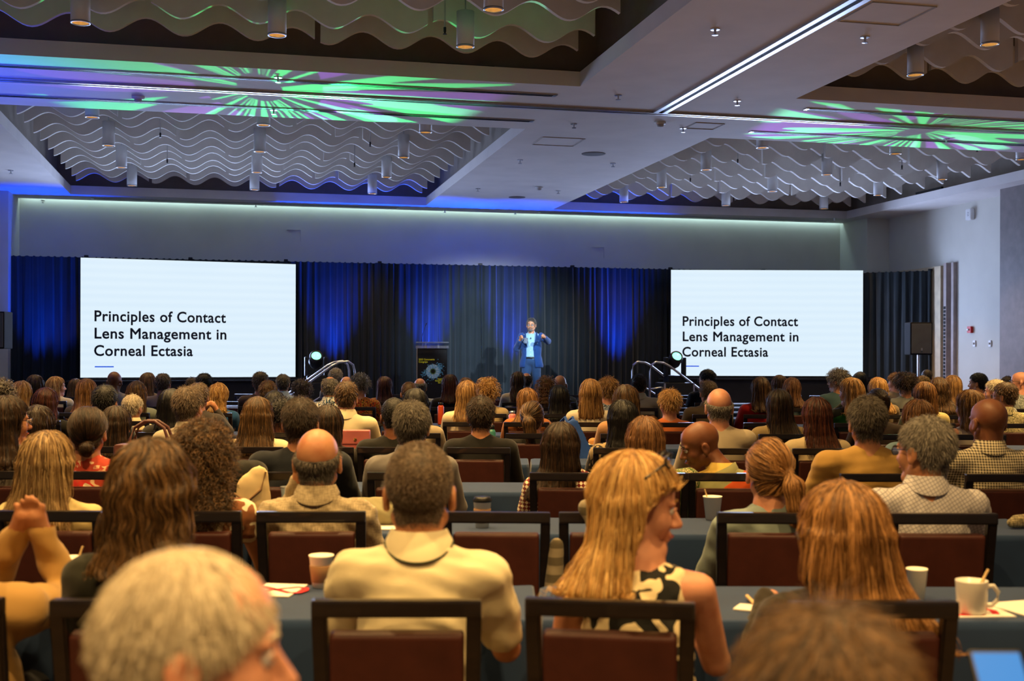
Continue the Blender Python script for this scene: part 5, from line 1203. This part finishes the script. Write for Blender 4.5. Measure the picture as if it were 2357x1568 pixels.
# laptops
def laptop(px, py, z, w, label, c, rz):
    p = W(latz(px, z), z, TZ); t = thing('laptop', label, 'laptop', p, -YAW+rz)
    obj('keyboard', bx((0, .1, .008), (w, w*.68, .016), bev=.004), mat('laptop_'+str(px), c, .4, .3), t)
    o = obj('lid', bx((0, 0, w*.33), (w, .012, w*.66), bev=.004), MATS['laptop_'+str(px)], t); o.location = (0, -.02, .014); o.rotation_euler = (R(12), 0, 0)
laptop(2158, 880, 16.3, .30, 'silver-white laptop left of the ash-blonde hair', (.7, .72, .78), 0); laptop(2213, 882, 15.9, .36, 'dark blue laptop right of the ash-blonde hair', (.02, .03, .06), .35)
# phone held low at the right bottom edge
p = at(2318, 1612, 1.70); t = thing('phone', 'phone with bright blue screen at the lower right edge', 'phone', p, -YAW)
o = obj('case', bx((0, 0, 0), (.075, .008, .15), bev=.004), M_LID, t); o.rotation_euler = (R(-40), 0, 0)
o2 = obj('display', bx((0, -.0045, 0), (.068, .001, .14)), mat('phone_glow', (.02, .05, .1), .2, var=0, emit=(.03, .25, .7), es=.9), o)
# ------------------------------------------------------------------ the person speaking on the stage
def speaker():
    z = 23.2; lat = latz(1223, z); p = W(lat, z, SZ)
    root = thing('person', 'person on stage in blue blazer and pale blue shirt, pointing forward and holding a glass', 'person', p, math.pi-YAW-R(6))
    Ht = hgt(1223, 733, z)-SZ; k = Ht/1.76; s = 1.03*k
    hc = np.array((0, .03, 1.625*k)); Rm = rotm(R(4), R(2), 0)
    V = lambda *a: np.array(a)*k
    f = Field(axis(-.46, .42, (.016, (-.13, .13, .0075), (-.34, -.22, .008), (.12, .24, .008))), axis(-.2, .62, (.016, (-.1, .17, .0075), (.2, .36, .008), (.4, .56, .008))), axis(.80, Ht+.03, (.018, (hc[2]-.14, 9, .0075), (1.30*k, 1.46*k, .008))))
    head_prims(f, hc, Rm, s)
    f.rc(hc+V(0, -.03, -.06), V(0, -.01, 1.46), .055, .06, .025); f.rc(V(-.12, -.02, 1.40), V(.12, -.02, 1.40), .045, .045, .04); f.el(V(0, 0, 1.2), (.15, .105, .26), .05); f.el(V(0, 0, 1.0), (.150, .108, .10), .05)
    AR = {1: [V(.185, -.01, 1.41), V(.285, .02, 1.17), V(.20, .24, 1.33), V(.165, .29, 1.375)], -1: [V(-.185, -.01, 1.41), V(-.335, .14, 1.31), V(-.29, .41, 1.385), V(-.275, .49, 1.40)]}
    for q, (a, b2, c, d) in AR.items():
        f.rc(a, b2, .05, .042, .02); f.rc(b2, c, .04, .028, .015); f.rc(c, d, .026, .031, .012)
        dr = (d-c)/np.linalg.norm(d-c)
        sd = np.array((0, .25, 1.)) if q > 0 else np.array((.5, 0, -.9)); sd = sd-dr*(sd@dr); sd /= np.linalg.norm(sd)
        up = np.cross(dr, sd)
        for i in range(4):
            b0 = d+sd*(.027-.018*i)+dr*.012; ln = (.040, .046, .043, .034)[i]
            if q < 0 and i == 0: f.rc(b0, b0+dr*.04, .0095, .0085, .004); f.rc(b0+dr*.04, b0+dr*.082, .0085, .007, .003)      # pointing finger
            else:
                m1 = b0+dr*ln*.8; f.rc(b0, m1, .0095, .009, .004); e = m1+up*q*.026-dr*.002; f.rc(m1, e, .009, .0085, .003); f.rc(e, e-dr*.024, .0085, .0075, .003)
        t0 = c+(d-c)*.35+sd*.024; f.rc(t0, t0+sd*.022+dr*.026+up*q*.012, .012, .010, .006); f.rc(t0+sd*.022+dr*.026+up*q*.012, t0+sd*.016+dr*.052+up*q*.022, .010, .0085, .004)
    obj('body', net_mesh('body', *f.nets(), skinmat('tan')), None, root)
    # trousers
    t = Field(axis(-.26, .26, (.016,)), axis(-.2, .24, (.016,)), axis(.02, 1.04, (.018,)))
    t.el(V(0, 0, .95), (.172, .128, .13), .04)
    for q in (-1, 1): t.rc(V(q*.088, 0, .88), V(q*.115, .015, .48), .098, .074, .03); t.rc(V(q*.115, .015, .48), V(q*.125, -.01, .05), .072, .064, .02)
    t.cut(lambda P: (k*1.0-P[..., 2]), np.array((-.3, -.3, .98)), np.array((.3, .3, 1.1)))
    t.D += (.004*wob(np.stack(np.meshgrid(*t.ax, indexing='ij'), -1), 22, 5)).astype(np.float32)
    tr = obj('trousers', net_mesh('trousers', *t.nets(), cloth('solid:2a4468')), None, root)
    b_ = obj('belt', lathe(bmesh.new(), [(.158, 0), (.166, .0), (.166, .036), (.158, .036)], 28), M_LID, root, True); b_.location = (0, 0, .975*k); b_.scale = (1.03, .80, 1)
    obj('buckle', bx((0, .136, .018), (.045, .012, .036), bev=.004), M_METAL, b_)
    for q in (-1, 1):
        sh = Field(axis(-.3, .3, (.012,)), axis(-.16, .26, (.012,)), axis(-.02, .16, (.012,))); sh.rc((q*.125, -.04, .05), (q*.14, .15, .035), .05, .04, .02); sh.rc((q*.125, -.03, .05), (q*.125, -.02, .11), .05, .045, .02)
        sh.cut(lambda P: P[..., 2], np.array((-.3, -.3, -.02)), np.array((.3, .3, .02)), .002); obj('shoe', net_mesh('shoe', *sh.nets(), M_SHOE), None, root)
    # shirt and blazer
    g = Field(axis(-.24, .24, (.012,)), axis(-.2, .2, (.012,)), axis(.92, 1.56*k, (.012,)))
    g.el(V(0, 0, 1.2), (.162, .118, .30), .05); g.el(V(0, .0, .98), (.168, .124, .14), .05); g.rc(V(-.11, -.01, 1.41), V(.11, -.01, 1.41), .056, .056, .03); g.rc(V(0, 0, 1.43), hc+V(0, -.02, -.115), .08, .068, .02)
    g.cut(lambda P: rcone(P, V(0, .01, 1.44), V(0, .04, 1.7), .06, .075), V(-.1, -.1, 1.4), V(.1, .1, 1.7), .006)
    so = obj('shirt', net_mesh('shirt', *g.nets(), cloth('check:9cc0dc:7aa4c8')), None, root)
    for i in range(5): obj('button', lathe(bmesh.new(), [(.007, 0), (.007, .004), (0, .005)], 10), M_WHITE, so).matrix_local = Matrix.Translation((0, .122-.0*i, (1.06+.075*i)*k)) @ Matrix.Rotation(R(-90), 4, 'X')
    j = Field(axis(-.46, .44, (.0125,)), axis(-.26, .58, (.0125,)), axis(.74, 1.56*k, (.0125,)))
    j.el(V(0, -.01, 1.2), (.200, .137, .30), .05); j.rc(V(0, -.01, 1.05), V(0, -.015, .86), .185, .232, .04, (1., .74, 1.)); j.rc(V(-.15, -.01, 1.40), V(.15, -.01, 1.40), .072, .072, .04); j.rc(V(0, -.02, 1.42), V(0, -.015, 1.50), .085, .075, .02)
    for q, (a, b2, c, d) in AR.items(): j.rc(a, b2, .072, .060, .03); j.rc(b2, b2+(c-b2)*.9, .060, .044, .015)
    def opening(P):                        # open front: a wedge that widens to the hem
        w = np.interp(P[..., 2], [.7*k, .95*k, 1.15*k, 1.36*k, 1.5*k], [.115, .085, .055, .075, .085]); return np.maximum(np.abs(P[..., 0]-.012)-w, .02-P[..., 1])
    j.cut(opening, np.array((-.2, .0, .7)), np.array((.2, .2, 1.56*k)), .008)
    j.cut(lambda P: ell(P, V(0, -.0, 1.2).astype(np.float32), np.array((.160, .116, .9), np.float32)), np.array((-.2, -.2, .7)), np.array((.2, .2, 1.56)), .008)
    j.cut(lambda P: P[..., 2]-.80*k, np.array((-.4, -.4, .7)), np.array((.4, .4, .84)), .004)
    j.D += (.004*wob(np.stack(np.meshgrid(*j.ax, indexing='ij'), -1)*np.array((1, 1, .7)), 20, 3)).astype(np.float32)
    jo = obj('blazer', net_mesh('blazer', *j.nets(), cloth('solid:183c74')), None, root)
    for q in (-1, 1):
        l = bmesh.new(); pts = [(q*.098, .10, 1.485), (q*.092, .127, 1.40), (q*.080, .142, 1.30), (q*.066, .146, 1.20)]
        pr = None
        for (x, y, zz), w in zip(pts, (.02, .045, .05, .008)):
            v = (l.verts.new((x*k, y*k, zz*k)), l.verts.new(((x+q*w)*k, (y-.012)*k, (zz+.01)*k)))
            if pr: l.faces.new((pr[0], v[0], v[1], pr[1]))
            pr = v
        obj('lapel', l, cloth('solid:12305c'), jo, True)
    make_hair(root, 'short', 'slt', hc, Rm, s, Ht, 8.0, {'th': .75, 'nape': .09}, 77)
    face_parts(root, hc, Rm, s, 'blk', skinmat('tan'), True)
    bd = Field(*[np.arange(a, b2, .006) for a, b2 in zip(hc-.12, hc+.14)]); Q = lambda P: ((P-hc)@Rm)/s
    bd.add(lambda P: ell(Q(P), np.array((0, .088, -.098), np.float32), np.array((.030, .018, .026), np.float32))*s, hc-.12, hc+.14, .004)
    for q in (-1, 1): bd.add(lambda P: rcone(Q(P), np.array((q*.026, .086, -.058), np.float32), np.array((q*.030, .080, -.092), np.float32), .008, .010)*s, hc-.12, hc+.14, .006)
    bd.add(lambda P: rcone(Q(P), np.array((-.024, .093, -.050), np.float32), np.array((.024, .093, -.050), np.float32), .006, .006)*s, hc-.12, hc+.14, .006)
    obj('beard', net_mesh('beard', *bd.nets(), hairmat('gry', False)), None, root)
    w = AR[1][3]; P = root.matrix_basis
    gp = p + (Matrix.Rotation(math.pi-YAW-R(6), 3, 'Z') @ Vector(w+np.array((-.085, .03, -.11))))
    q = thing('drinking_glass', 'clear glass mug held by the person on stage', 'glass', gp)
    obj('bowl', lathe(bmesh.new(), [(.032, 0), (.04, .01), (.042, .11), (.039, .11), (.036, .014), (0, .012)], 24), M_ACR, q, True)
    obj('handle', tube(bmesh.new(), [(.04, 0, .09), (.07, 0, .09), (.075, 0, .05), (.06, 0, .03), (.04, 0, .03)], .006, 8), M_ACR, q, True).rotation_euler = (0, 0, math.pi+.3)
    obj('lapel_microphone', tube(bmesh.new(), [(.0, .128*k, 1.36*k), (.0, .14*k, 1.385*k)], .009, 8), M_LID, root)
speaker()
